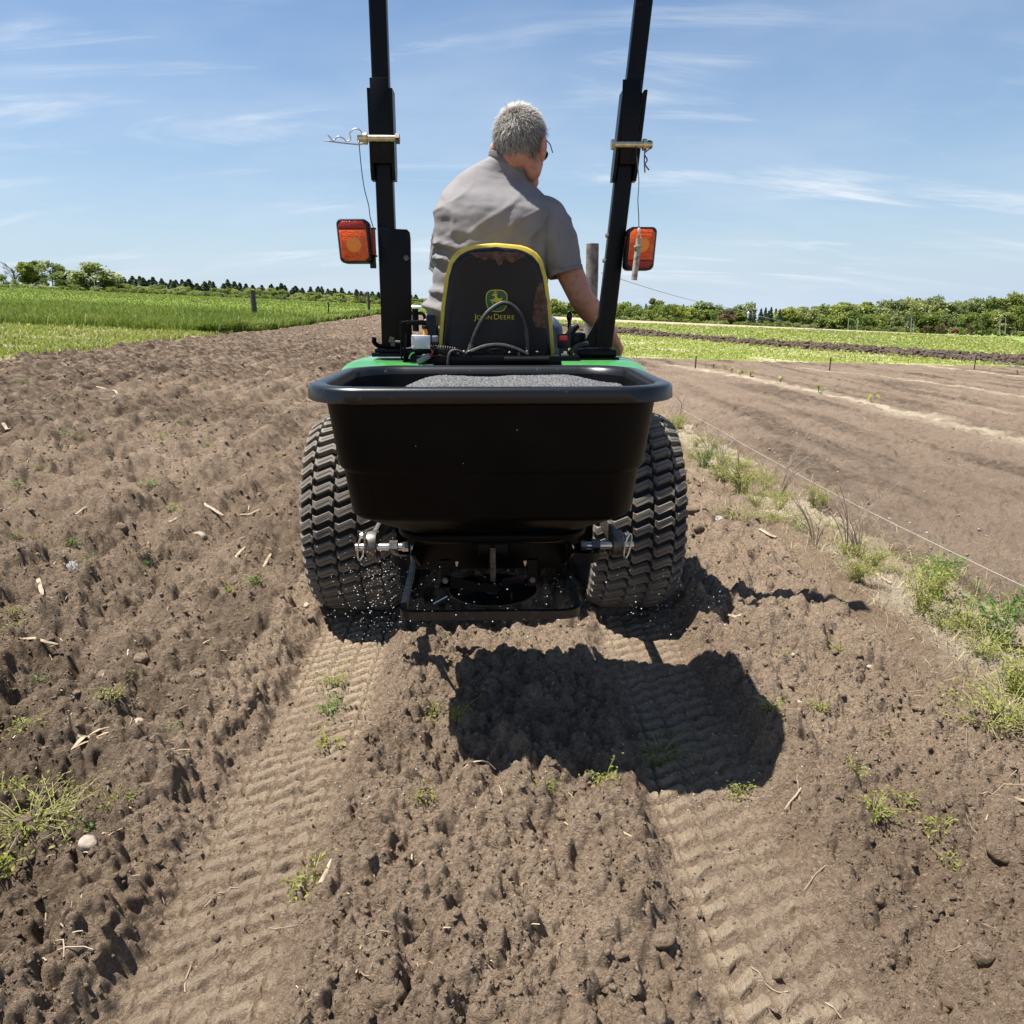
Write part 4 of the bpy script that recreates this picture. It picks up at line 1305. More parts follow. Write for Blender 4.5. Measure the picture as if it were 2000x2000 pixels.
    for x, z, r in ((-0.122, 0.424, 0.008), (0.102, 0.424, 0.008)):
        MB().cyl((cx + x, 1.80, z), (cx + x, 1.79, z), r, n=6).cyl((cx + x, 1.80, z), (cx + x, 1.788, z), r * 0.55, n=8).build('bolt', M['dull'], SP)
        MB().box2((cx + x - 0.012, 1.80, z - 0.02), (cx + x + 0.012, 1.815, 0.475)).build('bolt_tab', M['black'], SP)
    for x in (-0.092, 0.083):
        MB().cyl((cx + x, 1.795, 0.468), (cx + x, 1.795, 0.476), 0.0045, n=8).cyl((cx + x, 1.795, 0.462), (cx + x, 1.795, 0.468), 0.0025, n=8).build('rivet', M['steel'], SP)
    for s in (-1, 1):
        for z in (0.448,):
            MB().cyl((cx + s * 0.222 - s * 0.0, 1.994, z), (cx + s * 0.222, 1.984, z), 0.007, n=8).build('bolt', M['steel'], SP)
        # hitch pin, nut, linch clip, bracket
        x1, x0 = s * 0.412, s * 0.262
        y, z = 2.10, 0.416
        MB().cyl((x0, y, z), (x1, y, z), 0.0115, n=14).build('hitch_pin', M['steel'], SP)
        MB().cyl((x0 - s * 0.006, y, z), (x0 + s * 0.012, y, z), 0.0145, n=6).build('pin_nut', M['steel'], SP)
        MB().cyl((s * 0.288, y, z), (s * 0.312, y, z), 0.020, n=6).build('pin_shoulder', M['dull'], SP)
        P = fillet([(s * 0.225, 2.03, 0.402), (s * 0.270, 2.03, 0.396), (s * 0.300, 2.06, 0.396), (s * 0.304, 2.10, 0.405), (s * 0.300, 2.105, 0.43)], 0.03, 5)
        MB().tube(P, 0.020, n=4, flat=(0.45, 1.0)).build('pin_bracket', M['black'], SP)
        ring = [(s * 0.392 + 0.006 * math.sin(a), y - 0.014 + 0.004 * math.cos(a), z + 0.004 + 0.038 * math.sin(a)) for a in np.linspace(0, 2 * PI, 17)[:-1]]
        MB().tube([(p[0] + 0.009 * math.cos(a), p[1] - 0.008, p[2]) for p, a in zip(ring, np.linspace(0, 2 * PI, 17)[:-1])], 0.0028, n=6, closed=True).ball((s * 0.388, y - 0.012, z + 0.040), 0.009, 1).build('linch_clip', M['steel'], SP)


make_spreader()


def make_feed():
    cx, cy = -0.006, 1.925
    n, m = 260, 150
    gx = np.linspace(-0.37, 0.37, n)
    gy = np.linspace(-0.28, 0.28, m)
    X, Y = np.meshgrid(gx, gy)
    Zb = 0.915 - 0.055 * sstep(-0.14, -0.34, X) - 0.022 * sstep(0.18, 0.36, X) + 0.008 * fbm(X * 6, Y * 6, 401, 3) - 0.010 * sstep(0.12, 0.28, Y) - 0.016 * sstep(-0.05, -0.28, Y)
    Zb = Zb + clods(X.ravel(), Y.ravel(), 0.0058, 411, 0.9, 0.35, 0.7).reshape(X.shape) * 0.9
    # keep inside the lining
    hx = 0.353
    keep = (np.abs(X) < hx) & (np.abs(Y) < 0.262) & (np.hypot(np.maximum(np.abs(X) - (hx - 0.11), 0), np.maximum(np.abs(Y) - (0.262 - 0.11), 0)) < 0.11)
    V = np.stack([X.ravel() + cx, Y.ravel() + cy, Zb.ravel()], 1)
    i = np.arange(n * m).reshape(m, n)
    Q = np.stack([i[:-1, :-1], i[:-1, 1:], i[1:, 1:], i[1:, :-1]], -1).reshape(-1, 4)
    Q = Q[keep.ravel()[Q].all(1)]
    u, inv = np.unique(Q.ravel(), return_inverse=True)
    o = link('granular_fertilizer', np_mesh('granular_fertilizer', V[u], quads=inv.reshape(-1, 4)), M['fert'], kind='stuff')
    o['label'], o['category'] = 'grey granular fertilizer heaped in the black hopper', 'fertilizer'


make_feed()
# ================================================================== PLANTS AND SMALL THINGS
def ground_pt(u, v):
    r = _ray(u, v)
    z = 0.0
    for _ in range(12):
        t = (z - CAM_H) / r[2]
        z = float(slope(np.array([r[0] * t]), np.array([r[1] * t]))[0])
    return r[0] * t, r[1] * t


def blades(P, h, w, lean, tone):
    """Grass blades: P (N,3) feet."""
    n = len(P)
    a = rng.uniform(0, 2 * PI, n)
    d = np.stack([np.cos(a), np.sin(a), np.zeros(n)], 1)
    b = rng.uniform(0, 2 * PI, n)
    l = np.stack([np.cos(b), np.sin(b), np.zeros(n)], 1) * lean[:, None] * h[:, None]
    up = np.array([0, 0, 1.0])
    w2 = (w / 2)[:, None]
    v0, v1 = P - d * w2, P + d * w2
    mid = P + up * (h * 0.55)[:, None] + l * 0.3
    v2, v3 = mid + d * w2 * 0.8, mid - d * w2 * 0.8
    v4 = P + up * (h * (1 - 0.35 * lean))[:, None] + l
    V = np.stack([v0, v1, v2, v3, v4], 1).reshape(-1, 3)
    i = np.arange(n)[:, None] * 5
    return V, i + np.array([0, 1, 2, 3]), i + np.array([3, 2, 4]), np.repeat(tone, 5)


def leaves(P, size, tone, upness=0.5, aspect=0.55):
    n = len(P)
    nr = rng.normal(size=(n, 3))
    nr[:, 2] = np.abs(nr[:, 2]) + upness * 2
    nr /= np.linalg.norm(nr, axis=1)[:, None]
    t = np.cross(nr, rng.normal(size=(n, 3)))
    t /= np.linalg.norm(t, axis=1)[:, None] + 1e-9
    s = np.cross(nr, t)
    sz = size[:, None]
    V = np.stack([P - t * sz * 0.5, P + s * sz * aspect * 0.5, P + t * sz * 0.5, P - s * sz * aspect * 0.5], 1).reshape(-1, 3)
    return V, np.arange(n)[:, None] * 4 + np.array([0, 1, 2, 3]), np.repeat(tone, 4)


def H_(x, y, sp=0.05):
    return height(x, y, sp)


def grass_object(name, x, y, h, w, lean, tone, mat, z=None, **props):
    z = H_(x, y) if z is None else z
    V, q, t, tn = blades(np.stack([x, y, z - 0.01], 1), h, w, lean, tone)
    return link(name, np_mesh(name, V, quads=q, tris=t, attrs={'tone': tn}), mat, **props)


def build_fields():
    # rye: tall at its near edge, thinning to a canopy farther out
    N = 46000
    y = 22.5 + rng.exponential(5.5, N)
    x = plough_edge(y) - 0.15 - rng.uniform(0, 1, N) ** 1.2 * (0.62 * y + 2)
    k = (zone(x, y) == 4) & (y < 75)
    x, y = x[k], y[k]
    zf = height(x, y, 0.3) - 0.04
    g = np.clip(y / 22.0, 1, 3)
    cf = np.clip((zf - slope(x, y)) / 0.42, 0, 1)
    h = rng.uniform(0.34, 0.56, len(x)) * (1 + 0.12 * fbm(x * 0.7, y * 0.7, 501, 2)) * (1 - 0.62 * cf)
    w = rng.uniform(0.012, 0.026, len(x)) * g
    tone = np.clip(0.45 + 0.25 * rng.normal(size=len(x)) + 0.35 * fbm(x * 0.4, y * 0.4, 503, 2), 0, 1)
    o1 = blades(np.stack([x, y, zf], 1), h, w, rng.uniform(0.1, 0.75, len(x)), tone)
    # fringe along the plough edge
    N = 16000
    y = rng.uniform(0, 1, N) ** 1.7 * 62 + 22
    x = plough_edge(y) - 0.12 - np.abs(rng.normal(0, 0.45, N)) - vnoise(y * 0.9, y * 0, 505) * 0.15
    zf = slope(x, y)
    g = np.clip(y / 24.0, 1, 3)
    h = rng.uniform(0.16, 0.50, N) * (1 + 0.35 * vnoise(y * 0.6, x * 0.4, 507))
    tone = np.clip(0.35 + 0.28 * rng.normal(size=N) + 0.3 * vnoise(y * 0.5, y * 0, 509), 0, 1)
    o2 = blades(np.stack([x, y, zf], 1), h, rng.uniform(0.015, 0.05, N) * g, rng.uniform(0.2, 1.0, N), tone)
    # heads of the rye far out
    N = 30000
    y = rng.uniform(45, 210, N)
    x = -rng.uniform(0, 1, N) * (0.72 * y + 4) - 8
    k = (zone(x, y) == 4)
    x, y = x[k], y[k]
    z = height(x, y, 1.0)
    s = y / 60
    tone = np.clip(0.5 + 0.3 * rng.normal(size=len(x)) + 0.3 * fbm(x * 0.05, y * 0.12, 511, 2), 0, 1)
    o3 = blades(np.stack([x, y, z - 0.05], 1), rng.uniform(0.10, 0.22, len(x)) * s ** 0.5, 0.09 * s, rng.uniform(0.3, 0.9, len(x)), tone)
    off, V, Q, T, A = 0, [], [], [], []
    for v, q, t, a in (o1, o2, o3):
        V.append(v); Q.append(q + off); T.append(t + off); A.append(a)
        off += len(v)
    link('rye_grass', np_mesh('rye_grass', np.concatenate(V), quads=np.concatenate(Q), tris=np.concatenate(T), attrs={'tone': np.concatenate(A)}), M['rye'], kind='stuff')

    # short weeds and white clover between the plough land and the rye
    N = 30000
    y = 10.5 + rng.uniform(0, 1, N) * 12.5
    x = plough_edge(y) - rng.exponential(3.6, N)
    k = zone(x, y) == 3
    x, y = x[k], y[k]
    den = fbm(x * 0.7, y * 1.1, 307, 3) + 0.25 * sstep(19, 22, y)
    k = rng.uniform(0, 1, len(x)) > sstep(-0.05, 0.5, den) * 0.85
    x, y = x[k], y[k]
    tone = np.clip(0.55 + 0.25 * rng.normal(size=len(x)), 0, 1)
    tone = np.where(rng.uniform(0, 1, len(x)) < 0.06, 1, np.minimum(tone, 0.9))
    grass_object('short_grass', x, y, rng.uniform(0.05, 0.17, len(x)), rng.uniform(0.012, 0.035, len(x)), rng.uniform(0.3, 1.2, len(x)), tone, M['leafy'], kind='stuff')

    # low leafy cover on the strips to the right
    N = 90000
    y = 18 + rng.uniform(0, 1, N) ** 1.8 * 90
    x = 1.6 + rng.uniform(0, 1, N) * (0.66 * y + 1.5)
    zn = zone(x, y)
    k = (zn == 5) | (zn == 7)
    x, y = x[k], y[k]
    den = fbm(x * 0.5, y * 0.9, 309, 3)
    k = rng.uniform(0, 1, len(x)) > sstep(0.0, 0.45, den) * 0.8
    x, y = x[k], y[k]
    s = np.clip(y / 24, 0.8, 4)
    z = height(x, y, 0.2)
    tone = np.clip(0.5 + 0.22 * rng.normal(size=len(x)) + 0.25 * fbm(x * 0.3, y * 0.3, 521, 2) - 0.12 * (y > 34), 0, 0.9)
    tone = np.where(rng.uniform(0, 1, len(x)) < 0.10, 1, tone)
    V, q, tn = leaves(np.stack([x, y, z + rng.uniform(0.0, 0.11, len(x))], 1), rng.uniform(0.05, 0.10, len(x)) * s, tone, 0.35)
    link('leafy_cover', np_mesh('leafy_cover', V, quads=q, attrs={'tone': tn}), M['leafy'], kind='stuff')


build_fields()


# ------------------------------------------------------------------ trees
def crown_mesh(kind, seed):
    r = np.random.default_rng(seed)
    P, S, T = [], [], []
    if kind in ('round', 'tall', 'open', 'bush'):
        nl = {'round': 28, 'tall': 26, 'open': 24, 'bush': 16}[kind]
        rx = {'round': 0.42, 'tall': 0.28, 'open': 0.40, 'bush': 0.50}[kind]
        zc, rz = {'round': (0.52, 0.42), 'tall': (0.52, 0.42), 'open': (0.62, 0.34), 'bush': (0.45, 0.45)}[kind]
        for i in range(nl):
            v = r.normal(size=3)
            v /= np.linalg.norm(v)
            rad = r.uniform(0.55, 0.95)
            c = np.array([v[0] * rx * rad, v[1] * rx * rad, zc + v[2] * rz * rad])
            lr = r.uniform(0.11, 0.20) * (0.80 if kind in ('open', 'tall') else 1)
            n = 100 if kind != 'open' else 70
            d = r.normal(size=(n, 3))
            d /= np.linalg.norm(d, axis=1)[:, None]
            d[:, 2] = d[:, 2] * 0.8 + 0.1
            p = c + d * lr * r.uniform(0.55, 1.1, n)[:, None]
            P.append(p)
            S.append(r.uniform(0.040, 0.080, n))
            T.append(np.clip(r.uniform(0.2, 0.8) + 0.2 * r.normal(size=n), 0, 1))
    else:
        n = 1500
        z = r.uniform(0.0, 1, n) ** 1.25
        tier = np.floor(z * 11) / 11
        fr = (z - tier) * 11
        rad = (1 - z) ** 0.85 * 0.27 * (1.15 - 0.5 * fr) + 0.01
        a = r.uniform(0, 2 * PI, n)
        ir = r.uniform(0.3, 1, n) ** 0.5
        asym = 1 + 0.3 * np.sin(a * 2 + tier * 23) * r.uniform(0.3, 1, n)
        P.append(np.stack([np.cos(a) * rad * ir * asym, np.sin(a) * rad * ir * asym, 0.07 + z * 0.93 - 0.03 * ir], 1))
        S.append(r.uniform(0.045, 0.085, n))
        T.append(np.clip(0.45 + 0.25 * r.normal(size=n), 0, 1))
    P, S, T = np.concatenate(P), np.concatenate(S), np.concatenate(T)
    P = P[P[:, 2] > 0.015] if kind == 'bush' else P
    n = len(P)
    S, T = S[:n], T[:n]
    V, q, tn = leaves(P, S, T, 0.15, 0.85)
    return np_mesh('crown', V, quads=q, attrs={'tone': tn})


def trunk_mesh(kind, seed):
    r = random.Random(seed)
    b = MB()
    top = {'conifer': 0.95, 'bush': 0.45}.get(kind, 0.62)
    b.tube([(0, 0, -0.03), (0.004, 0.002, 0.12), (r.uniform(-.02, .02), r.uniform(-.02, .02), top * 0.6), (r.uniform(-.03, .03), r.uniform(-.03, .03), top)], [0.028, 0.02, 0.015, 0.004], n=6)
    if kind != 'conifer':
        for i in range(7 if kind != 'bare' else 16):
            a = r.uniform(0, 2 * PI)
            z0 = r.uniform(0.22, 0.55)
            l = r.uniform(0.2, 0.38)
            e = (math.cos(a) * l * 0.75, math.sin(a) * l * 0.75, z0 + l * r.uniform(0.5, 0.95))
            m = (e[0] * 0.45, e[1] * 0.45, z0 + (e[2] - z0) * 0.6)
            b.tube([(0, 0, z0), m, e], [0.013, 0.008, 0.003], n=5)
            if kind in ('bare', 'open'):
                for k in range(5):
                    a2 = a + r.uniform(-0.9, 0.9)
                    t = r.uniform(0.3, 1)
                    s0 = Vector(m).lerp(Vector(e), t)
                    b.tube([s0, s0 + Vector((math.cos(a2) * 0.12, math.sin(a2) * 0.12, r.uniform(0.04, 0.16)))], [0.005, 0.0015], n=4)
    o = b.build('trunk', M['bark'], smooth=60)
    me = o.data
    bpy.data.objects.remove(o)
    return me


TREE_KIND = {}
for kd, nv in (('round', 3), ('tall', 2), ('open', 2), ('bush', 3), ('conifer', 3)):
    TREE_KIND[kd] = [(crown_mesh(kd, 900 + 7 * i + len(kd)), trunk_mesh(kd, 40 + i)) for i in range(nv)]
TREE_KIND['bare'] = [(None, trunk_mesh('bare', 71)), (None, trunk_mesh('bare', 72))]
_tmesh = {}


def plant_one(kind, u, top, Y, wpx, mat, label, group=None, name='tree', cat='tree', base=None):
    p = at(u, top, Y)
    z0 = float(slope(np.array([p.x]), np.array([Y]))[0]) if base is None else at(u, base, Y).z
    h = p.z - z0
    r = thing(name, label, cat, (p.x, Y, z0), group)
    cm, tm = random.choice(TREE_KIND[kind])
    base_w = {'round': 0.95, 'tall': 0.68, 'open': 0.92, 'bush': 1.1, 'conifer': 0.52, 'bare': 0.7}[kind]
    wm = wpx / FPX * Y
    k = wm / (base_w * h)
    r.scale = (h * k, h * k, h)
    r.rotation_euler = (0, 0, random.uniform(0, 6.28))
    if cm is not None:
        key = (cm.name, mat)
        if key not in _tmesh:
            c2 = cm.copy()
            c2.name = 'crown'
            c2.materials.append(M[mat])
            _tmesh[key] = c2
        c = bpy.data.objects.new('crown', _tmesh[key])
        COL.objects.link(c)
        c.parent = r
    t = bpy.data.objects.new('trunk', tm)
    COL.objects.link(t)
    t.parent = r
    return r


def plant_trees():
    U = random.uniform
    YL, YR = 275, 262
    _t = plant_one

    def tree(kind, u, top, Y, w, *a, **k):
        if u > 1070 and kind != 'conifer' and k.get('name') not in ('bush', 'red_shrub') and 'bush' not in a[2:]:
            top, w = top - 4 - 5 * (u > 1500) + random.uniform(-4, 3), w * 1.25
        elif u < 235 and kind != 'bush':
            top, w = top - 2, w * 1.3
        return _t(kind, u, top, Y, w, *a, **k)
    # left line: single trees that stand out
    tree('bare', 22, 505, YL, 34, 'leafb', 'bare grey tree at the left end of the left treeline', name='bare_tree')
    tree('tall', 46, 510, YL, 32, 'leafb', 'tall leafy tree beside the bare tree at the left end')
    tree('tall', 63, 507, YL + 4, 34, 'leafb', 'tallest round-topped tree of the clump at the left end')
    tree('open', 95, 507, YL, 42, 'leafp', 'tall open-crowned tree with branches showing, third from the bare tree')
    tree('round', 128, 528, YL - 4, 50, 'leafb', 'dense dark broad tree between the open-crowned tree and the lone round tree')
    tree('round', 181, 516, YL - 8, 68, 'leafp', 'wide round pale green tree standing alone in the left treeline')
    tree('bush', 154, 540, YL, 24, 'leafb', 'low bush under the lone round tree', name='bush', cat='bush')
    tree('open', 219, 533, YL, 28, 'leafp', 'thin pale tree just right of the lone round tree')
    for u, tp, w in ((4, 532, 26), (33, 540, 22), (80, 538, 24), (110, 540, 22)):
        tree('bush', u, tp, YL - 10, w, 'leafb', 'leafy bush at the foot of the tall clump at the left end', 'bushes under the tall left clump', 'bush', 'bush')
    con = [(241, 541, 15), (258, 537, 18), (272, 538, 15), (280, 543, 14), (298, 541, 18), (315, 543, 15), (333, 546, 13), (343, 545, 14), (355, 545, 13), (368, 544, 20), (384, 553, 18), (399, 550, 14), (409, 546, 15), (414, 551, 13), (436, 552, 14), (444, 546, 15), (457, 548, 18), (468, 553, 14), (480, 553, 14), (493, 555, 16), (511, 556, 14), (530, 553, 12), (549, 552, 17), (556, 556, 13), (577, 557, 18), (590, 562, 14), (606, 560, 13), (621, 560, 17), (628, 559, 12), (640, 563, 14),
           (653, 562, 15), (667, 561, 14), (682, 567, 13), (696, 566, 16), (705, 568, 14), (716, 569, 12), (727, 570, 14), (739, 571, 13), (752, 572, 13), (768, 573, 14), (786, 573, 14), (801, 574, 14), (812, 574, 13)]
    for u, tp, w in con:
        tree('conifer', u, tp + U(-1.5, 1.5), YL + 14 + U(-6, 6), w * 1.8, 'leafc', 'dark pointed conifer rising behind the leafy bushes of the left treeline', 'conifers of the left treeline', 'conifer_tree')
    for u, tp, w in con:
        for k in range(2):
            du = U(-9, 9)
            tree('conifer', u + du, tp + U(3, 10), YL + 10 + U(-8, 8), w * U(1.3, 2.0), 'leafc', 'dark pointed conifer rising behind the leafy bushes of the left treeline', 'conifers of the left treeline', 'conifer_tree')
    u = 205.0
    while u < 835:
        tp = np.interp(u, [200, 240, 330, 400, 500, 560, 620, 740, 830], [549, 553, 560, 563, 563, 568, 575, 580, 584]) + U(-6, 5)
        tree(random.choice(['bush', 'round', 'bush']), u, tp, YL - 4 + U(-8, 6), U(24, 38), random.choice(['leafb', 'leafb', 'leafb', 'leafp']), 'leafy bush or young tree in front of the conifers of the left treeline', 'broadleaves of the left treeline', 'young_tree', 'tree')
        u += U(9, 15)
    for u, tp in ((637, 576), (704, 570), (712, 562), (697, 568)):
        tree('bare', u, tp, YL - 14, 16, 'leafb', 'thin grey leafless tree in the left treeline beside the wooden posts', 'bare trees of the left treeline', 'bare_tree')
    # right line
    front = [(1084, 585, 24), (1106, 592, 22), (1130, 592, 24), (1152, 594, 24), (1178, 594, 24), (1204, 598, 22), (1221, 594, 26), (1234, 596, 22), (1246, 598, 20), (1257, 602, 18), (1272, 598, 22), (1291, 595, 24), (1303, 594, 22), (1313, 596, 22), (1324, 600, 22), (1337, 598, 26), (1354, 599, 24), (1374, 593, 34), (1394, 596, 26), (1408, 603, 22), (1424, 602, 30), (1440, 606, 22)]
    for u, tp, w in front:
        tree(random.choice(['round', 'tall', 'bush']), u, tp + U(-2, 2), YR + U(-8, 8), w * 1.5, 'leafb', 'bright green broadleaf tree in the dense right treeline behind the pale stubble', 'bright broadleaves of the right treeline', base=638)
    for u in (1196, 1232, 1243, 1215, 1184, 1164, 1262, 1140, 1118, 1094, 1335, 1350):
        tree('conifer', u, np.interp(u, [1080, 1200, 1350], [590, 591, 596]) + U(-2, 2), YR + 18, 16, 'leafc', 'conifer tip showing above the bright broadleaves of the right treeline', 'conifer tips of the right treeline', 'conifer_tree', base=638)
    tree('tall', 1281, 585, YR + 6, 30, 'leafb', 'tall tree standing above its neighbours, right of the hanging pipe', base=638)
    tree('round', 1424, 609, YR - 8, 34, 'leafr', 'reddish brown young tree in the right treeline below the wire', base=640)
    tree('open', 1456, 591, YR, 38, 'leafp', 'open-crowned pale tree behind the white wire insulator', base=642)
    tree('conifer', 1475, 591, YR + 4, 12, 'leafc', 'thin dark spruce right beside the open-crowned pale tree', name='conifer_tree', base=642)
    for u, tp in ((1466, 605), (1487, 602), (1496, 600), (1507, 599), (1516, 602), (1524, 604), (1533, 606), (1502, 606)):
        tree('conifer', u, tp, YR + U(-6, 6), 17, 'leafc', 'dark spruce of the close group right of the white insulator', 'spruces of the right treeline', 'conifer_tree', base=642)
    for u, tp, w, mt in ((1543, 604, 44, 'leafb'), (1567, 603, 40, 'leafp'), (1581, 607, 34, 'leafp'), (1557, 612, 36, 'leafp'), (1594, 610, 28, 'leafb')):
        tree('round', u, tp, YR + U(-6, 6), w, mt, 'broad round tree between the spruces and the rising right end of the treeline', 'round trees beside the spruces', base=644)
    tops = ([1600, 1622, 1640, 1655, 1665, 1690, 1705, 1725, 1742, 1766, 1797, 1830, 1850, 1868, 1885, 1910, 1935, 1962, 1990, 2015, 2050], [603, 603, 601, 595, 604, 594, 603, 592, 600, 589, 592, 590, 594, 595, 590, 589, 584, 582, 581, 580, 580])
    u = 1602.0
    while u < 2050:
        tp = np.interp(u, *tops) + U(-2, 4)
        tree(random.choice(['round', 'round', 'tall', 'open']), u, tp, YR + 8 + U(-6, 6), U(36, 54), random.choice(['leafb', 'leafp', 'leafp']), 'tall broadleaf tree in the high back row at the right end of the treeline', 'tall trees at the right end', base=650)
        u += U(11, 17)
    u = 1605.0
    while u < 2050:
        tp = np.interp(u, [1600, 1700, 1850, 2050], [622, 622, 618, 612]) + U(-9, 6)
        tree(random.choice(['round', 'bush', 'tall']), u, tp, YR - 8 + U(-6, 6), U(24, 38), random.choice(['leafb', 'leafp', 'leafb']), 'lower leafy tree in the front row at the right end of the treeline', 'lower trees at the right end', base=653)
        u += U(12, 19)
    for u0, u1, Yb, lb, gp in ((0, 845, YL - 16, 'low scrubby bush along the foot of the left treeline', 'scrub along the left treeline'), (1070, 2060, YR - 14, 'low scrubby bush along the foot of the right treeline', 'scrub along the right treeline')):
        u = float(u0)
        while u < u1:
            bs = np.interp(u, [0, 250, 494, 740, 850, 1070, 1200, 1400, 1600, 1850, 2060], [563, 573, 587, 597, 603, 622, 627, 637, 644, 652, 657])
            tree('bush', u, bs - U(9, 17), Yb + U(-4, 4), U(16, 27), random.choice(['leafb', 'leafb', 'leafp']), lb, gp, 'bush', 'bush', base=bs + 3)
            u += U(8, 13)
    for u, tp, w, lb in ((1806, 632, 26, 'dark red shrub beside the pair of poles in the right treeline'), (1840, 628, 26, 'dark red shrub left of the red car'), (1901, 628, 20, 'small dark red tree right of the red car')):
        tree('bush', u, tp, YR - 20, w, 'leafr', lb, name='red_shrub', cat='shrub', base=652)
    # poles, a red car passing, something white under the trees
    for k, (u, t0, b0, lb) in enumerate(((1656, 622, 643, 'thin grey pole left of the others before the right treeline'), (1674, 621, 643, 'grey pole right of the thin one before the right treeline'), (1779, 619, 647, 'tallest grey pole of the pair in the middle of the right treeline'), (1784, 628, 647, 'shorter pole of the pair in the middle of the right treeline'), (1952, 623, 650, 'grey pole left in the pair at the right end of the treeline'), (1963, 621, 650, 'grey pole right in the pair at the right end of the treeline'))):
        p1, p0 = at(u + 1.5, t0, 215), at(u, b0 + 4, 215)
        o = MB().cyl(p0, p1, 0.13, n=8, r2=0.09).build('utility_pole', M['wire'])
        o['label'], o['category'], o['group'] = lb, 'pole', 'poles before the right treeline'
    p = at(1865, 650.5, 215)
    car = thing('car', 'small dark red car passing before the right treeline', 'car', p)
    MB().box(p + Vector((0, 0, 0.55)), (2.0, 0.9, 0.42), bev=0.12).box(p + Vector((0, 0, 0.9)), (1.1, 0.8, 0.36), bev=0.14).build('body', M['carpaint'], car)
    for dx in (-0.62, 0.62):
        MB().lathe([(0.3, -0.45), (0.3, 0.45)], p + Vector((dx, 0, 0.3)), 'y', 14).build('wheel', M['tyre'], car)
    MB().box(p + Vector((0, -0.42, 0.93)), (0.8, 0.04, 0.2)).build('window', M['glass'], car)


plant_trees()


# ------------------------------------------------------------------ posts, wires
def wood_post(name, x, y, zt, r, mat, label, group=None):
    b = MB()
    z0 = hgt(x, y) - 0.25
    n = 7
    b.tube([(x + 0.004 * math.sin(i * 2.3) * r * 12, y, z0 + (zt - z0) * i / n) for i in range(n + 1)], [r * (1.05 - 0.10 * i / n) * (1 + 0.03 * math.sin(i * 5)) for i in range(n + 1)], n=14)
    for k in range(5):
        a = random.uniform(3.4, 6.0)
        q = (x + math.cos(a) * r * 0.99, y + math.sin(a) * r * 0.99)
        zz = random.uniform(z0 + 0.5, zt - 0.1)
        b.tube([(q[0], q[1], zz - 0.12), (q[0] + 0.002, q[1], zz), (q[0], q[1], zz + 0.1)], [0.001, 0.004, 0.001], n=4, mi=0)
    o = b.build(name, mat, smooth=50)
    o['label'], o['category'] = label, 'post'
    if group:
        o['group'] = group
    return o


p0, p1 = at(1144, 476, 6.5), at(1171, 476, 6.5)
wp = wood_post('wooden_post', (p0.x + p1.x) / 2, 6.5, p0.z, 0.056, M['wood'], 'thick weathered grey wooden post standing behind the driver and the right roll bar post')
for u, tp, Y, r, lb in ((493, 567, 30.6, 0.105, 'dark wooden fence post alone at the edge of the rye'), (719, 570, 74.0, 0.13, 'dark wooden fence post nearest to the left turn signal side of the roll bar')):
    p = at(u, tp, Y)
    wood_post('wooden_post', p.x, Y, p.z, r, M['darkwood'], lb)
p = at(641, 590, 43.0)
tpz = hgt(p.x, 43.0)
t = thing('steel_post', 'thin rusty steel fence post between the two dark wooden posts', 'post', (p.x, 43.0, tpz))
MB().box2((p.x - 0.035, 42.99, tpz - 0.2), (p.x + 0.035, 43.01, p.z)).box2((p.x - 0.006, 42.95, tpz - 0.2), (p.x + 0.006, 42.99, p.z)).build('shaft', M['stake'], t)
MB().box((p.x, 42.99, p.z + 0.03), (0.12, 0.06, 0.05)).build('cap', M['white'], t)

STAKES = [((1360, 695), (1358, 721), 'thin dark stake at the head of the nearest pale sandy row'), ((1622, 698), (1620, 724), 'thin dark stake at the head of the middle pale sandy row'), ((1903, 694), (1902, 725), 'thin dark stake carrying the fence wire at the far right')]
for (a, b_, lb) in STAKES:
    x, y = ground_pt(*b_)
    zt = at(a[0], a[1], y)
    o = MB().box2((x - 0.014, y - 0.004, hgt(x, y) - 0.15), (x + 0.014, y + 0.004, zt.z)).box2((x - 0.003, y + 0.004, hgt(x, y) - 0.15), (x + 0.003, y + 0.02, zt.z)).build('stake', M['stake'])
    o['label'], o['category'] = lb, 'stake'
    o['group'] = 'stakes at the row heads'
    last = zt
FW = thing('fence_wire', 'long sagging fence wire running from the thick wooden post across the right field', 'wire', (1.0, 6.45, 1.3))
A = Vector((wp.data.vertices[0].co.x + 0.07, 6.44, at(1170, 533, 6.44).z))
I0, I1 = at(1440, 604, 11.2), at(1464, 613, 11.6)
E = at(1902, 697.5, last.y)
F = at(2060, 730, last.y + 0.5)
r1 = [A.lerp(I0, t) - Vector((0, 0, 0.035 * math.sin(t * PI))) for t in np.linspace(0, 1, 14)]
r2 = [I1.lerp(E, t) - Vector((0, 0, 0.06 * math.sin(t * PI))) for t in np.linspace(0, 1, 16)]
MB().tube(r1, 0.0030, n=5).build('wire_strand', M['wire'], FW)
MB().tube(r2 + [F], [0.003 + 0.0035 * i / 16 for i in range(17)], n=5).build('wire_strand', M['wire'], FW)
MB().tube([I0, I1 + Vector((0, 0, 0.01))], 0.003, n=5).lathe([(0.006, -0.055), (0.014, -0.035), (0.011, 0.0), (0.017, 0.02), (0.006, 0.05)], I1 + Vector((-0.02, 0, -0.01)), 'z', 10).build('insulator', M['white'], FW)

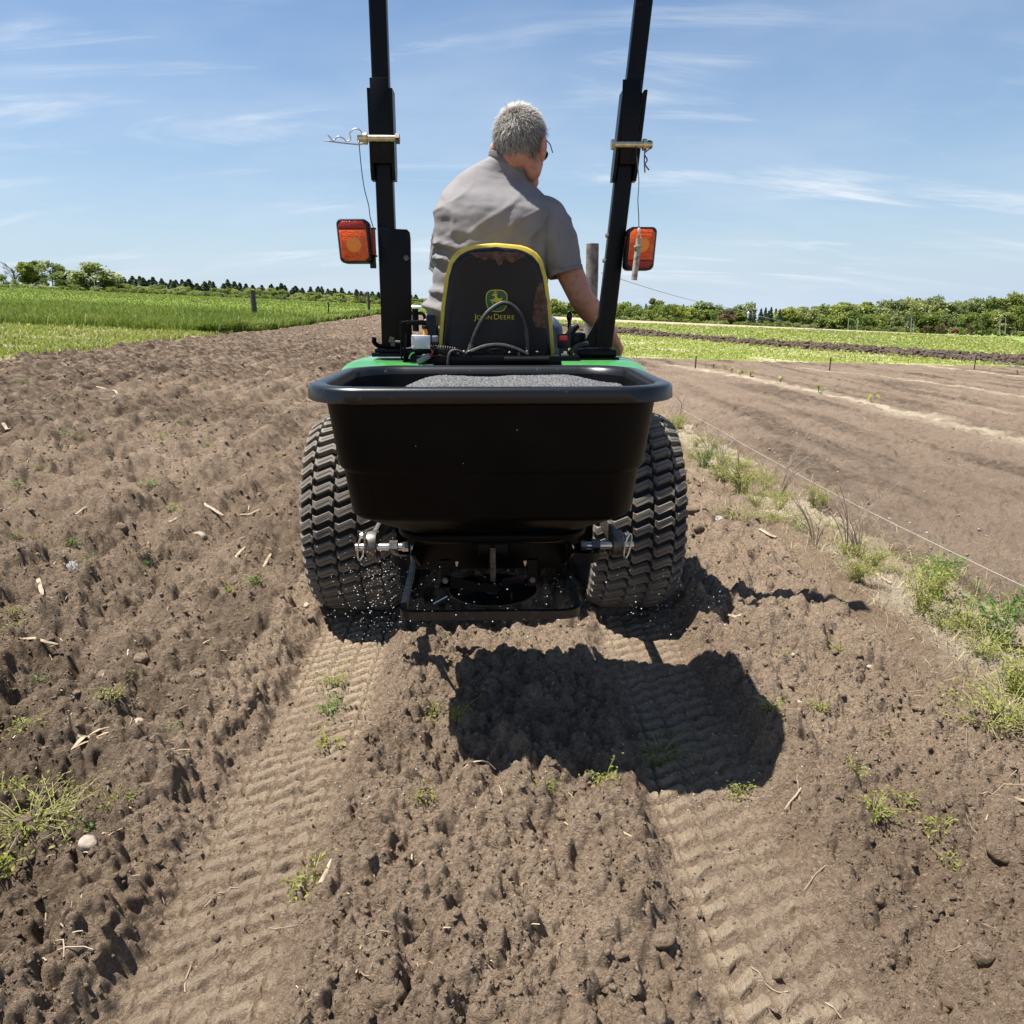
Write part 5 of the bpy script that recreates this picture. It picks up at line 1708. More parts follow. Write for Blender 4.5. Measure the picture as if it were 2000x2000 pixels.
tw = []
for y in np.linspace(7.95, 1.3, 15):
    x = 2.02 + 0.10 * (7.95 - y) / 5
    tw.append((x, y, hgt(x, y) * 0.2 + float(slope(np.array([x]), np.array([y]))[0]) * 0.8 + 0.10 + 0.02 * math.sin(y)))
o = MB().tube(tw, 0.0012, n=5).build('twine', M['twine'])
o['label'], o['category'] = 'white twine stretched low along the edge of the raked plot', 'twine'
x, y = ground_pt(1331, 815)
b = MB().tube([(x - 0.05, y, hgt(x, y) - 0.05), (x, y, 0.06), (x + 0.05, y + 0.05, 0.19)], [0.008, 0.007, 0.004], n=6).tube([(x, y, 0.06), (x - 0.07, y, 0.14)], [0.005, 0.003], n=5)
o = b.build('forked_stick', M['twig'])
o['label'], o['category'] = 'pale forked stick in the soil where the twine starts, just right of the tyre', 'stick'


# ------------------------------------------------------------------ weeds
def weed_mesh(seed, h, spread, ns, nl, ls, lean=0.5):
    r = random.Random(seed)
    st = MB()
    LP = []
    for i in range(ns):
        a = r.uniform(0, 2 * PI)
        l = r.uniform(0.4, 1) * spread
        hh = h * r.uniform(0.55, 1.0)
        e = Vector((math.cos(a) * l, math.sin(a) * l, hh))
        m = Vector((e.x * 0.4, e.y * 0.4, hh * 0.62))
        b0 = Vector((math.cos(a) * 0.01, math.sin(a) * 0.01, -0.02))
        pts = spline([b0, m, e], 4)
        st.tube(pts, [0.0011 - 0.0006 * k / len(pts) for k in range(len(pts))], n=4)
        for k in range(nl):
            t = r.uniform(0.12, 1)
            p = pts[min(len(pts) - 1, int(t * len(pts)))]
            LP.append((p.x + r.gauss(0, 0.010), p.y + r.gauss(0, 0.010), max(0.0, p.z + r.gauss(0, 0.008))))
    o = st.build('stems', M['weedstem'])
    sm = o.data
    bpy.data.objects.remove(o)
    LP = np.array(LP)
    V, q, tn = leaves(LP, rng.uniform(0.6, 1.3, len(LP)) * ls, np.clip(rng.normal(0.5, 0.25, len(LP)), 0, 0.92), 0.3, 0.42)
    return sm, np_mesh('leaves', V, quads=q, attrs={'tone': tn})


WEEDS = [weed_mesh(1, 0.10, 0.13, 26, 22, 0.0105), weed_mesh(2, 0.14, 0.12, 32, 30, 0.0105), weed_mesh(3, 0.05, 0.15, 28, 17, 0.0095), weed_mesh(4, 0.19, 0.10, 18, 34, 0.013), weed_mesh(5, 0.045, 0.07, 12, 14, 0.010), weed_mesh(6, 0.03, 0.05, 8, 12, 0.010)]
for sm, lm in WEEDS:
    pass
_w = {}


def weed(i, x, y, label, group=None, s=1.0, mat='weed', name='weed', cat='weed', stem='twig', sz=None):
    r = thing(name, label, cat, (x, y, hgt(x, y) - 0.004), group)
    r.scale = (s, s, s if sz is None else sz)
    r.rotation_euler = (0, 0, random.uniform(0, 6.28))
    sm, lm = WEEDS[i]
    key = (i, mat)
    if key not in _w:
        c = lm.copy()
        c.name = 'leaves'
        c.materials.clear()
        c.materials.append(M[mat])
        _w[key] = c
    for nm, me in (('stems', sm), ('leaves', _w[key])):
        o = bpy.data.objects.new(nm, me)
        COL.objects.link(o)
        o.parent = r
    return r


def build_weeds():
    U = random.uniform
    spots = []
    tries = 0
    while len(spots) < 56 and tries < 2000:
        tries += 1
        y = 1.45 + 6.6 * random.random() ** 1.25
        x = U(1.46, 2.0)
        if all((x - a) ** 2 + (y - b) ** 2 > 0.10 ** 2 for a, b in spots):
            spots.append((x, y))
    for x, y in spots:
        weed(random.choice([0, 1, 2, 2, 1, 0]), x, y, 'yellow-green small-leaved weed on the sandy margin between soil and twine', 'weeds of the sandy margin', U(0.6, 1.05))
    for (u, v, i, s, mt, lb) in ((1450, 965, 1, 1.5, 'weed', 'largest bushy yellow-green weed, red at its foot, right of the right wheel'), (1408, 940, 3, 1.1, 'weed', 'upright bushy weed next to the right wheel'), (1372, 915, 1, 1.2, 'weedgreen', 'green weed touching the outline of the right wheel'),
                                 (1562, 1045, 4, 1.3, 'weedgreen', 'small dark green rosette on the edge of the soil'), (1590, 1000, 3, 1.0, 'weed', 'slim yellow weed behind the dark green rosette'), (1822, 1165, 3, 1.2, 'weedgreen', 'tall leafy green weed by the twine'),
                                 (1800, 1200, 1, 1.4, 'weed', 'wide weed in front of the tall leafy weed'), (1950, 1270, 3, 1.35, 'weedgreen', 'tall thin weed at the right edge beside the twine'), (1890, 1230, 0, 1.6, 'weed', 'spreading weed between the two tall weeds'),
                                 (1440, 1015, 2, 1.3, 'weed', 'flat weed beside the right dandelion clock'), (1520, 1020, 2, 1.2, 'weed', 'flat weed in front of the largest bushy weed'), (1960, 1420, 0, 1.2, 'weed', 'weed sprig on the soil at the lower right edge'),
                                 (1925, 1430, 2, 1.0, 'weed', 'straggling weed low on the soil at the right'), (1985, 1360, 1, 1.2, 'weed', 'weed clump cut by the right edge of the view'), (60, 1650, 2, 0.9, 'weed', 'green weed clump in the lower left corner'),
                                 (20, 1700, 4, 1.5, 'weed', 'spreading weed at the bottom left edge'), (110, 1600, 2, 1.2, 'weed', 'thin weed between the husk and the corner clump'), (1290, 1460, 2, 0.8, 'weed', 'uprooted weed half in the hopper shadow'),
                                 (640, 1370, 4, 1.1, 'weedgreen', 'small weed pressed into the left wheel track'), (655, 1325, 4, 1.0, 'weed', 'small weed in the left wheel track nearest the wheel'), (640, 1440, 5, 1.3, 'weed', 'tiny weed in the left wheel track'), (610, 1720, 5, 1.4, 'weed', 'tiny weed beside the grey stick'), (455, 1160, 4, 1.1, 'weed', 'small bright weed left of the left wheel'), (520, 1165, 4, 1.0, 'weedgreen', 'small weed next to the left wheel')):
        x, y = ground_pt(u, v)
        weed(i, x, y, lb, None, s, mt)
    n = 0
    while n < 44:
        u, v = U(0, 590), 760 + 900 * random.random() ** 1.4
        x, y = ground_pt(u, v)
        if abs(abs(x) - 0.5) < 0.22 or x > -0.25:
            continue
        weed(random.choice([4, 5, 5]), x, y, 'tiny yellowish weed on the rough ploughed soil left of the tractor', 'tiny weeds on the ploughed soil', U(0.6, 1.2) * (1 if y < 4 else 1.5), random.choice(['weed', 'weed', 'weedgreen']), 'tiny_weed')
        n += 1
    for u, v in ((1450, 1540), (1500, 1450), (1660, 1560), (1700, 1620), (1760, 1590), (1830, 1650), (1640, 1290), (1530, 1300), (1600, 1400), (1720, 1430), (1850, 1700), (1180, 1560), (830, 1560), (1060, 1570), (900, 1440), (840, 1415)):
        x, y = ground_pt(u, v)
        weed(random.choice([4, 5]), x, y, 'tiny weed on the soil beside or right of the hopper shadow', 'tiny weeds right of the tracks', U(0.6, 1.1), 'weed', 'tiny_weed')
    # squash seedlings along the sandy row
    for u, v in ((1378, 719), (1394, 722), (1415, 724), (1429, 728), (1445, 736), (1465, 738), (1524, 748), (1598, 768), (1603, 772), (1701, 790), (1932, 728), (1986, 733)):
        x, y = ground_pt(u, v)
        r = thing('seedling', 'small yellow-green squash seedling on a pale sandy row of the raked plot', 'seedling', (x, y, hgt(x, y)), 'seedlings on the sandy rows')
        n = random.randint(3, 5)
        P = np.stack([rng.normal(0, 0.035, n), rng.normal(0, 0.035, n), rng.uniform(0.06, 0.11, n)], 1)
        st = MB()
        for p in P:
            st.tube([(0, 0, -0.01), (p[0] * 0.5, p[1] * 0.5, p[2] * 0.6), tuple(p)], 0.003, n=4)
        s = st.build('stem', M['weedgreen'])
        s.parent = r
        V, q, tn = leaves(P, rng.uniform(0.06, 0.10, n), rng.uniform(0.5, 0.9, n), 0.4, 0.8)
        o = link('leaves', np_mesh('leaves', V, quads=q, attrs={'tone': tn}), M['weed'])
        o.parent = r
        att = s.data.attributes.new('tone', 'FLOAT', 'POINT')
        att.data.foreach_set('value', np.full(len(s.data.vertices), 0.6, np.float32))
    # dry brushwood standing in the margin
    for k, (u, v, h, lb) in enumerate(((1592, 1072, 0.26, 'dark forked dry twig rooted at the dark green rosette'), (1655, 1080, 0.36, 'tall dry twig cluster left of the tall leafy weed'), (1675, 1090, 0.24, 'low tangle of dry twigs at the foot of the tall cluster'), (1440, 940, 0.30, 'single straight dry stem in the bushy weed'), (1520, 975, 0.42, 'long pale dry stems leaning right over the twine'), (1385, 900, 0.26, 'dry stems behind the weed at the right wheel'), (1405, 915, 0.24, 'thin dry stems left of the largest bushy weed'))):
        x, y = ground_pt(u, v)
        z = hgt(x, y)
        b = MB()
        for i in range(3 if k == 3 else 9):
            a = random.uniform(-0.5, 0.9) if k == 4 else random.uniform(0, 2 * PI)
            l = h * random.uniform(0.25, 0.6) * (0.15 if k == 3 else 1)
            hh = h * random.uniform(0.5, 1.0)
            m = Vector((x + math.cos(a) * l * 0.35, y + math.sin(a) * l * 0.3, z + hh * 0.55))
            e = Vector((x + math.cos(a) * l, y + math.sin(a) * l * 0.6, z + hh))
            b.tube(spline([(x, y, z - 0.03), m, e], 5), [0.0032 - 0.0024 * j / 10 for j in range(11)], n=5)
            for j in range(3):
                s0 = m.lerp(e, random.uniform(0, 0.9))
                b.tube([s0, s0 + Vector((random.gauss(0, 0.03), random.gauss(0, 0.02), random.uniform(0.02, 0.06)))], [0.0013, 0.0006], n=4)
        o = b.build('dry_twig', M['twig'])
        o['label'], o['category'] = lb, 'twig'
    # dandelion clocks
    for u, v, lb in ((141, 1104, 'white dandelion clock on the rough soil at the far left'), (1404, 1023, 'white dandelion clock on the soil right of the right wheel')):
        x, y = ground_pt(u, v)
        z = hgt(x, y)
        r = thing('dandelion_clock', lb, 'dandelion', (x, y, z))
        d = rng.normal(size=(420, 3))
        d /= np.linalg.norm(d, axis=1)[:, None]
        P = np.array([x, y, z + 0.032]) + d * rng.uniform(0.012, 0.021, 420)[:, None]
        V, q, tn = leaves(P, np.full(420, 0.006), np.ones(420), 0, 0.5)
        link('seed_head', np_mesh('seed_head', V, quads=q, attrs={'tone': tn}), M['granule'], r)
        MB().tube([(x + 0.03, y, z), (x, y, z + 0.03)], 0.0015, n=5).build('stem', M['twig'], r)
    # fine cover on the margin
    N = 4200
    y = 1.2 + 8.5 * rng.uniform(0, 1, N) ** 1.4
    x = rng.uniform(1.38, 2.06, N)
    den = vnoise(x * 3.1, y * 1.9, 305)
    k = (den < 0.25) | (rng.uniform(0, 1, N) < 0.25)
    x, y = x[k], y[k]
    z = height(x, y, 0.01)
    V, q, tn = leaves(np.stack([x, y, z + np.abs(rng.normal(0, 0.012, len(x)))], 1), rng.uniform(0.006, 0.016, len(x)), np.clip(rng.normal(0.5, 0.25, len(x)), 0, 1), 0.5, 0.4)
    link('ground_cover', np_mesh('ground_cover', V, quads=q, attrs={'tone': tn}), M['weed'], kind='stuff')
    N = 8500
    y = 1.2 + 8.5 * rng.uniform(0, 1, N) ** 1.4
    x = rng.normal(1.74, 0.2, N)
    tone = rng.uniform(0, 1, N)
    grass_object('dry_grass', x, y, rng.uniform(0.015, 0.09, N), rng.uniform(0.0012, 0.003, N), rng.uniform(0.4, 2.2, N), tone, M['straw'], z=height(x, y, 0.01), kind='stuff')


build_weeds()


# ------------------------------------------------------------------ litter on the soil
def ico(sub):
    bm = bmesh.new()
    if sub == 0:
        bm.free()
        V = np.array([(1, 0, 0), (-1, 0, 0), (0, 1, 0), (0, -1, 0), (0, 0, 1), (0, 0, -1)], float)
        F = np.array([(0, 2, 4), (2, 1, 4), (1, 3, 4), (3, 0, 4), (2, 0, 5), (1, 2, 5), (3, 1, 5), (0, 3, 5)])
        return V, F
    bmesh.ops.create_icosphere(bm, subdivisions=sub, radius=1)
    bm.verts.index_update()
    V = np.array([v.co[:] for v in bm.verts])
    F = np.array([[v.index for v in f.verts] for f in bm.faces])
    bm.free()
    return V, F


def lumps(x, y, r, sub, sink=0.45, rough=0.45):
    V0, F0 = ico(sub)
    n, m = len(x), len(V0)
    z = height(x, y, 0.008)
    d = 1 + rough * rng.normal(size=(n, m)) * 0.6
    d = np.clip(d, 0.6, 1.5)
    ax = rng.uniform(0.65, 1.25, (n, 1, 3))
    a = rng.uniform(0, 2 * PI, n)
    ca, sa = np.cos(a)[:, None], np.sin(a)[:, None]
    v = V0[None] * d[:, :, None] * ax * r[:, None, None]
    vx, vy = v[:, :, 0] * ca - v[:, :, 1] * sa, v[:, :, 0] * sa + v[:, :, 1] * ca
    P = np.stack([vx + x[:, None], vy + y[:, None], v[:, :, 2] * 0.8 + (z + r * (0.5 - sink))[:, None]], -1).reshape(-1, 3)
    F = (F0[None] + (np.arange(n) * m)[:, None, None]).reshape(-1, 3)
    return P, F


def build_litter():
    # crumbs of earth
    N = 19000
    y = 0.9 + 7.5 * rng.uniform(0, 1, N) ** 1.25
    x = rng.uniform(-1, 1, N) * (0.70 * y + 0.35)
    k = (zone(x, y) == 0)
    ax = np.abs(np.abs(x) - 0.5)
    k &= (ax > 0.16) | (rng.uniform(0, 1, N) < 0.10)
    x, y = x[k], y[k]
    r = 0.0022 + 0.0085 * rng.uniform(0, 1, len(x)) ** 4.0 + 0.0006 * np.clip(y - 1, 0, 8)
    P1, F1 = lumps(x, y, r, 1)
    N = 62000
    y = 0.9 + 2.6 * rng.uniform(0, 1, N) ** 1.25
    x = rng.uniform(-1, 1, N) * (0.68 * y + 0.28)
    k = (zone(x, y) == 0) & ((np.abs(np.abs(x) - 0.5) > 0.14) | (rng.uniform(0, 1, N) < 0.22)) & (rng.uniform(0, 1, N) < 0.55 + 0.6 * vnoise(x * 5, y * 5, 661))
    x, y = x[k], y[k]
    P0, F0_ = lumps(x, y, 0.0014 + 0.0034 * rng.uniform(0, 1, len(x)) ** 2.2, 0, 0.30, 0.5)
    link('fine_crumbs', np_mesh('fine_crumbs', P0, tris=F0_), M['soil'], kind='stuff')
    N = 170
    y = 0.9 + 6.0 * rng.uniform(0, 1, N) ** 1.5
    x = rng.uniform(-1, 1, N) * (0.70 * y + 0.35)
    k = (zone(x, y) == 0) & (np.abs(np.abs(x) - 0.5) > 0.19)
    x, y = x[k], y[k]
    r = 0.010 + 0.020 * rng.uniform(0, 1, len(x)) ** 2.5
    P2, F2 = lumps(x, y, r, 2, 0.6, 0.24)
    # rough lumps farther out on the plough land, where the relief is too fine for the ground sheet
    N = 9000
    y = 9 + 60 * rng.uniform(0, 1, N) ** 2.0
    x = rng.uniform(-1, 0.3, N) * (0.70 * y + 0.35)
    k = zone(x, y) == 0
    x, y = x[k], y[k]
    P3, F3 = lumps(x, y, (0.006 + 0.018 * rng.uniform(0, 1, len(x)) ** 2.2) * (0.5 + 0.042 * y), 1, 0.55)
    N = 9000
    x = rng.uniform(5, 26, N)
    y = rng.uniform(23, 60, N)
    k = zone(x, y) == 6
    x, y = x[k], y[k]
    P4, F4 = lumps(x, y, rng.uniform(0.04, 0.13, len(x)), 1, 0.4)
    link('turned_clods', np_mesh('turned_clods', P4, tris=F4), M['strip'], kind='stuff')
    link('soil_crumbs', np_mesh('soil_crumbs', np.concatenate([P1, P2, P3]), tris=np.concatenate([F1, F2 + len(P1), F3 + len(P1) + len(P2)])), M['soil'], kind='stuff')
    # small pale gravel on the raked plot
    N = 1500
    y = 2 + 17 * rng.uniform(0, 1, N) ** 1.3
    x = 2.1 + rng.uniform(0, 1, N) * (0.7 * y - 1)
    k = zone(x, y) == 2
    x, y = x[k], y[k]
    P, F = lumps(x, y, (0.0022 + 0.006 * rng.uniform(0, 1, len(x)) ** 3) * (1 + 0.06 * y), 1, 0.3)
    link('pebbles', np_mesh('pebbles', P, tris=F, smooth=True), M['stone'], kind='stuff')
    # straw bits on the ploughed land
    N = 5200
    y = 1.0 + 46 * rng.uniform(0, 1, N) ** 1.25
    x = rng.uniform(-1, 0.15, N) * (0.68 * y + 0.3)
    k = (zone(x, y) == 0) & (np.abs(np.abs(x) - 0.5) > 0.2) & ~((np.abs(x) < 0.75) & (y > 1.5) & (y < 5))
    x, y = x[k], y[k]
    z = height(x, y, 0.02)
    n = len(x)
    L_ = rng.uniform(0.010, 0.045, n) * (0.5 + 0.12 * y)
    L_ = np.minimum(L_, 0.22)
    wd = rng.uniform(0.0005, 0.0018, n) * (0.5 + 0.19 * y)
    a = rng.uniform(0, 2 * PI, n)
    t = np.stack([np.cos(a), np.sin(a), rng.normal(0, 0.25, n)], 1) * (L_ / 2)[:, None]
    s = np.stack([-np.sin(a), np.cos(a), np.zeros(n)], 1) * wd[:, None]
    up = np.array([0, 0, 1.0])
    C = np.stack([x, y, z + 0.006], 1)
    dn = up[None] * wd[:, None]
    V = np.stack([C - t - s, C - t + s, C + dn * 1.2, C + t + s, C + t - s], 1)
    V = np.stack([C - t - s, C - t + s, C + dn + s, C + dn - s, C + t + s, C + t - s], 1).reshape(-1, 3)
    i = np.arange(n)[:, None] * 6
    Q = np.concatenate([i + np.array([0, 1, 2, 3]), i + np.array([3, 2, 4, 5])])
    link('straw_bits', np_mesh('straw_bits', V, quads=Q, attrs={'tone': np.repeat(rng.uniform(0, 1, n), 6)}), M['straw'], kind='stuff')
    # dry rootlets and weed threads lying about near the camera
    b = MB()
    for k in range(150):
        yy = 0.95 + 2.6 * random.random() ** 1.3
        xx = random.uniform(-1, 1) * (0.68 * yy + 0.3)
        if xx > 1.4 or abs(abs(xx) - 0.5) < 0.14 and random.random() < 0.7:
            continue
        a = random.uniform(0, 2 * PI)
        pts = []
        for j in range(6):
            pts.append((xx, yy, hgt(xx, yy) + 0.004))
            xx += math.cos(a) * 0.014
            yy += math.sin(a) * 0.014
            a += random.uniform(-0.5, 0.5)
        b.tube(pts[:random.randint(3, 6)], random.uniform(0.0006, 0.0014), n=4)
    o = b.build('rootlets', M['twig'], kind='stuff')

    def stick(u1, v1, u2, v2, wpx, mat, label, name='maize_stalk', cat='stalk', lift=0.0, up=0.0, bend=0.0):
        x1, y1 = ground_pt(u1, v1)
        x2, y2 = ground_pt(u2, v2)
        if up:
            x2, y2 = x1 + (u2 - u1) / FPX * y1, y1
        d = math.hypot(x2 - x1, y2 - y1) or 1
        w = wpx / FPX * (0.964 * y1 + 0.29) / 2 * 0.72
        pts = []
        for k in range(6):
            t = k / 5
            px_ = x1 + (x2 - x1) * t - (y2 - y1) * bend * math.sin(t * PI)
            py_ = y1 + (y2 - y1) * t + (x2 - x1) * bend * math.sin(t * PI)
            z = hgt(px_, py_) if not up else hgt(x1, y1) - 0.015
            pts.append(Vector((px_, py_, max(z, 0 if False else -9) + w * 0.8 + lift * math.sin(t * PI) + up * t)))
        zs = [p.z for p in pts]
        if not up:
            mz = sum(zs) / 6
            for p in pts:
                p.z = 0.35 * p.z + 0.65 * (mz + 0.004)
        o = MB().tube(pts, [w * q for q in (0.75, 1.0, 1.05, 0.9, 1.0, 0.6)], n=7, flat=(1.0, 0.6)).build(name, mat, smooth=60)
        o['label'], o['category'], o['group'] = label, cat, 'crop residue on the soil'
        return o
    S, Hk, T = M['stalk'], M['husk'], M['twig']
    stick(1420, 1234, 1498, 1256, 13, Hk, 'pale split stalk on the soil right of the tractor shadow')
    stick(620, 1752, 652, 1686, 16, T, 'weathered grey stick at the bottom of the left wheel track', 'stick', 'stick')
    stick(73, 1128, 83, 1160, 11, Hk, 'short pale stalk below the left dandelion clock')
    stick(145, 1462, 147, 1412, 8, S, 'tan stub standing upright beside the bleached husk', up=0.075)
    stick(150, 1022, 192, 1004, 6, T, 'thin brown stick left on the rough soil', 'stick', 'stick')
    stick(474, 1122, 480, 1082, 10, S, 'curved tan stalk left of the left wheel', bend=0.12)
    stick(514, 1108, 536, 1074, 8, S, 'leaning tan stalk between the curved stalk and the left wheel')
    stick(322, 1040, 362, 1026, 8, T, 'brown curved stick in the middle of the left soil', 'stick', 'stick', bend=0.1)
    stick(388, 1000, 438, 1022, 9, T, 'dark stick lying over a hollow left of the tractor', 'stick', 'stick')
    stick(176, 758, 197, 790, 6, Hk, 'long pale stalk far out on the left soil', bend=0.15)
    stick(262, 790, 290, 782, 5, Hk, 'short pale stalk right of the long far one')
    stick(1484, 1040, 1516, 1056, 11, Hk, 'pale knobbly root piece at the foot of the bushy weed')
    stick(1694, 1118, 1740, 1148, 9, Hk, 'bleached stick lying in the sandy margin', 'stick', 'stick')
    stick(0, 1284, 118, 1284, 12, S, 'thick broken stalk at the left edge over a dark hollow', bend=0.05, lift=0.01)
    stick(905, 1534, 968, 1530, 5, S, 'arched thin stalk below the hopper shadow', bend=0.25, lift=0.02)
    stick(1530, 1602, 1578, 1556, 5, T, 'bundle of thin grey stems on the soil right of the right track', 'stick', 'stick')
    stick(1972, 1556, 2010, 1562, 13, Hk, 'white stick at the lower right edge')
    stick(140, 1600, 196, 1590, 8, S, 'flat tan stalk under the husk')
    stick(196, 938, 218, 916, 4, S, 'thin yellow stem on the left soil')
    stick(470, 1010, 510, 1000, 8, T, 'grey stick close to the left wheel', 'stick', 'stick')
    stick(92, 960, 112, 952, 6, Hk, 'pale shred at the far left of the soil')
    stick(0, 838, 24, 846, 9, Hk, 'pale bundle of shreds at the left edge')
    stick(1400, 1196, 1407, 1212, 6, Hk, 'tiny white chip beside the pale split stalk')
    stick(1205, 1650, 1236, 1668, 6, S, 'small tan chip between the tracks')
    # bleached husk with its torn strips
    x, y = ground_pt(160, 1475)
    z = hgt(x, y)
    hk = thing('maize_husk', 'torn bleached maize husk half buried in the soil at the lower left', 'husk', (x, y, z))
    for k in range(7):
        a = random.uniform(0.2, 1.3) if k < 5 else random.uniform(-0.8, 2.6)
        l = random.uniform(0.035, 0.10)
        w_ = random.uniform(0.4, 1.3)
        o_ = Vector((x + random.uniform(-0.04, 0.03), y + random.uniform(-0.035, 0.03), z + 0.002))
        cv = random.uniform(-1.6, 1.6)
        pts, p_ = [], o_
        for j in range(8):
            pts.append(p_.copy())
            st_ = l / 6
            p_ = p_ + Vector((math.cos(a) * st_, math.sin(a) * st_, 0.007 * math.cos(j * 0.75 + 0.3)))
            a += cv * 0.14 + random.uniform(-0.12, 0.12)
        MB().tube(pts, [w_ * q for q in (0.002, 0.006, 0.0085, 0.0075, 0.009, 0.007, 0.0045, 0.001)], n=6, flat=(1.0, 0.22)).build('husk_strip', M['husk'], hk)
    # stones
    V0, F0 = ico(3)
    for u, v, s, lb in ((1589, 1231, 17, 'round grey stone right of the pale split stalk'), (1545, 1316, 9, 'small pale stone right of the hopper shadow'), (1698, 1310, 11, 'squarish tan stone on the right soil'), (599, 1189, 16, 'rounded pale stone against the left wheel'), (613, 1284, 9, 'white chip in the left wheel track'), (1558, 1385, 9, 'white stone right of the hopper shadow edge'),
                        (272, 1433, 22, 'hollow pale lump right of the husk'), (336, 1418, 9, 'small pale round stone right of the hollow lump'), (280, 1312, 28, 'pointed brown stone in the left furrow'), (392, 1352, 26, 'large brown stone left of the left track'), (180, 1697, 36, 'large pale flat stone in the lower left'), (390, 1052, 24, 'flat pale stone left of the left wheel'),
                        (1350, 1010, 24, 'flat brown stone by the right wheel'), (1360, 1040, 26, 'broken brown slab under the right dandelion clock'), (495, 1165, 14, 'small grey stone by the left wheel'), (20, 1385, 16, 'pale stone at the left edge'), (1640, 1492, 8, 'small pale stone in the right soil'), (1790, 1400, 24, 'brown lump near the right margin'), (1945, 1690, 44, 'big dark clod at the lower right'), (1400, 1490, 12, 'stone at the right rim of the hopper shadow')):
        x, y = ground_pt(u, v)
        r = s / FPX * (0.964 * y + 0.29) / 2 * 1.1
        ax = np.array([random.uniform(0.9, 1.2), random.uniform(0.75, 1.0), random.uniform(0.55, 0.75)]) * r
        nz = fbm(V0[:, 0] * 1.7 + u, V0[:, 1] * 1.7 + V0[:, 2] * 1.3 + v, 601, 3)
        P = V0 * (1 + 0.30 * nz)[:, None] * ax
        me = np_mesh('stone', P, tris=F0, smooth=True)
        o = link('stone', me, M['soil'] if ('clod' in lb or 'lump near' in lb or 'brown' in lb) else M['stone'])
        o.location = (x, y, hgt(x, y) + r * 0.22)
        o.rotation_euler = (random.uniform(-0.2, 0.2), random.uniform(-0.2, 0.2), random.uniform(0, 6))
        o['label'], o['category'], o['group'] = lb, 'stone', 'stones and clods on the soil'
    # granules flying off the spinner and lying on the soil
    V0, F0 = ico(1)
    P, r = [], []
    for k in range(210):
        p = at(random.gauss(738, 34), random.gauss(1140, 55), random.uniform(1.85, 2.15))
        if p.z > 0.0:
            P.append(p[:]); r.append(random.uniform(0.0007, 0.0015))
    for k in range(330):
        p = at(random.uniform(640, 1420), random.uniform(1105, 1255), random.uniform(1.45, 2.2))
        if p.z > -0.01:
            P.append(p[:]); r.append(random.uniform(0.0008, 0.0017))
    n1 = len(P)
    for u, v, Y in ((1189, 857, 1.66), (1047, 980, 1.69), (786, 978, 1.69), (812, 871, 1.66), (905, 905, 1.665), (1120, 930, 1.68), (1010, 840, 1.655)):
        P.append(at(u, v, Y - 0.01)[:]); r.append(random.uniform(0.0010, 0.0016))
    gx = rng.uniform(-0.65, 0.95, 1000)
    gy = rng.uniform(1.45, 2.75, 1000)
    gz = height(gx, gy, 0.006) + 0.0015
    P = np.concatenate([np.array(P), np.stack([gx, gy, gz], 1)])
    r = np.concatenate([np.array(r), rng.uniform(0.0007, 0.0018, 1000)])
    V = (P[:, None, :] + V0[None] * r[:, None, None]).reshape(-1, 3)
    F = (F0[None] + (np.arange(len(P)) * len(V0))[:, None, None]).reshape(-1, 3)
    link('scattered_granules', np_mesh('scattered_granules', V, tris=F), M['granule'], kind='stuff')


build_litter()
# ================================================================== DRIVER
def blob_mesh(name, prims, voxel, smooth=6, factor=0.5):
    V0, F0 = ico(4)
    Vs, Fs = [], []

    def ball(c, r, rot=None):
        P = V0 * np.array(r)
        if rot is not None:
            P = P @ np.array(rot).T
        Fs.append(F0 + len(Vs) * len(V0))
        Vs.append(P + np.array(c[:]))
    for p in prims:
        if p[0] == 'ell':
            ball(Vector(p[1]), p[2], p[3] if len(p) > 3 else None)
        else:
            _, a, ra, b, rb = p
            a, b = Vector(a), Vector(b)
            n = max(2, int((b - a).length / (0.35 * min(ra, rb))) + 1)
            for k in range(n + 1):
                t = k / n
                r = ra + (rb - ra) * t
                ball(a.lerp(b, t), (r, r, r))
    me = np_mesh(name, np.concatenate(Vs), tris=np.concatenate(Fs))
    o = bpy.data.objects.new(name, me)
    COL.objects.link(o)
    m1 = o.modifiers.new('r', 'REMESH')
    m1.mode, m1.voxel_size, m1.use_smooth_shade = 'VOXEL', voxel, True
    m2 = o.modifiers.new('s', 'SMOOTH')
    m2.factor, m2.iterations = factor, smooth
    bpy.context.view_layer.update()
    out = bpy.data.meshes.new_from_object(o.evaluated_get(bpy.context.evaluated_depsgraph_get()))
    bpy.data.objects.remove(o)
    bpy.data.meshes.remove(me)
    out.name = name
    out.polygons.foreach_set('use_smooth', np.ones(len(out.polygons), bool))
    return out


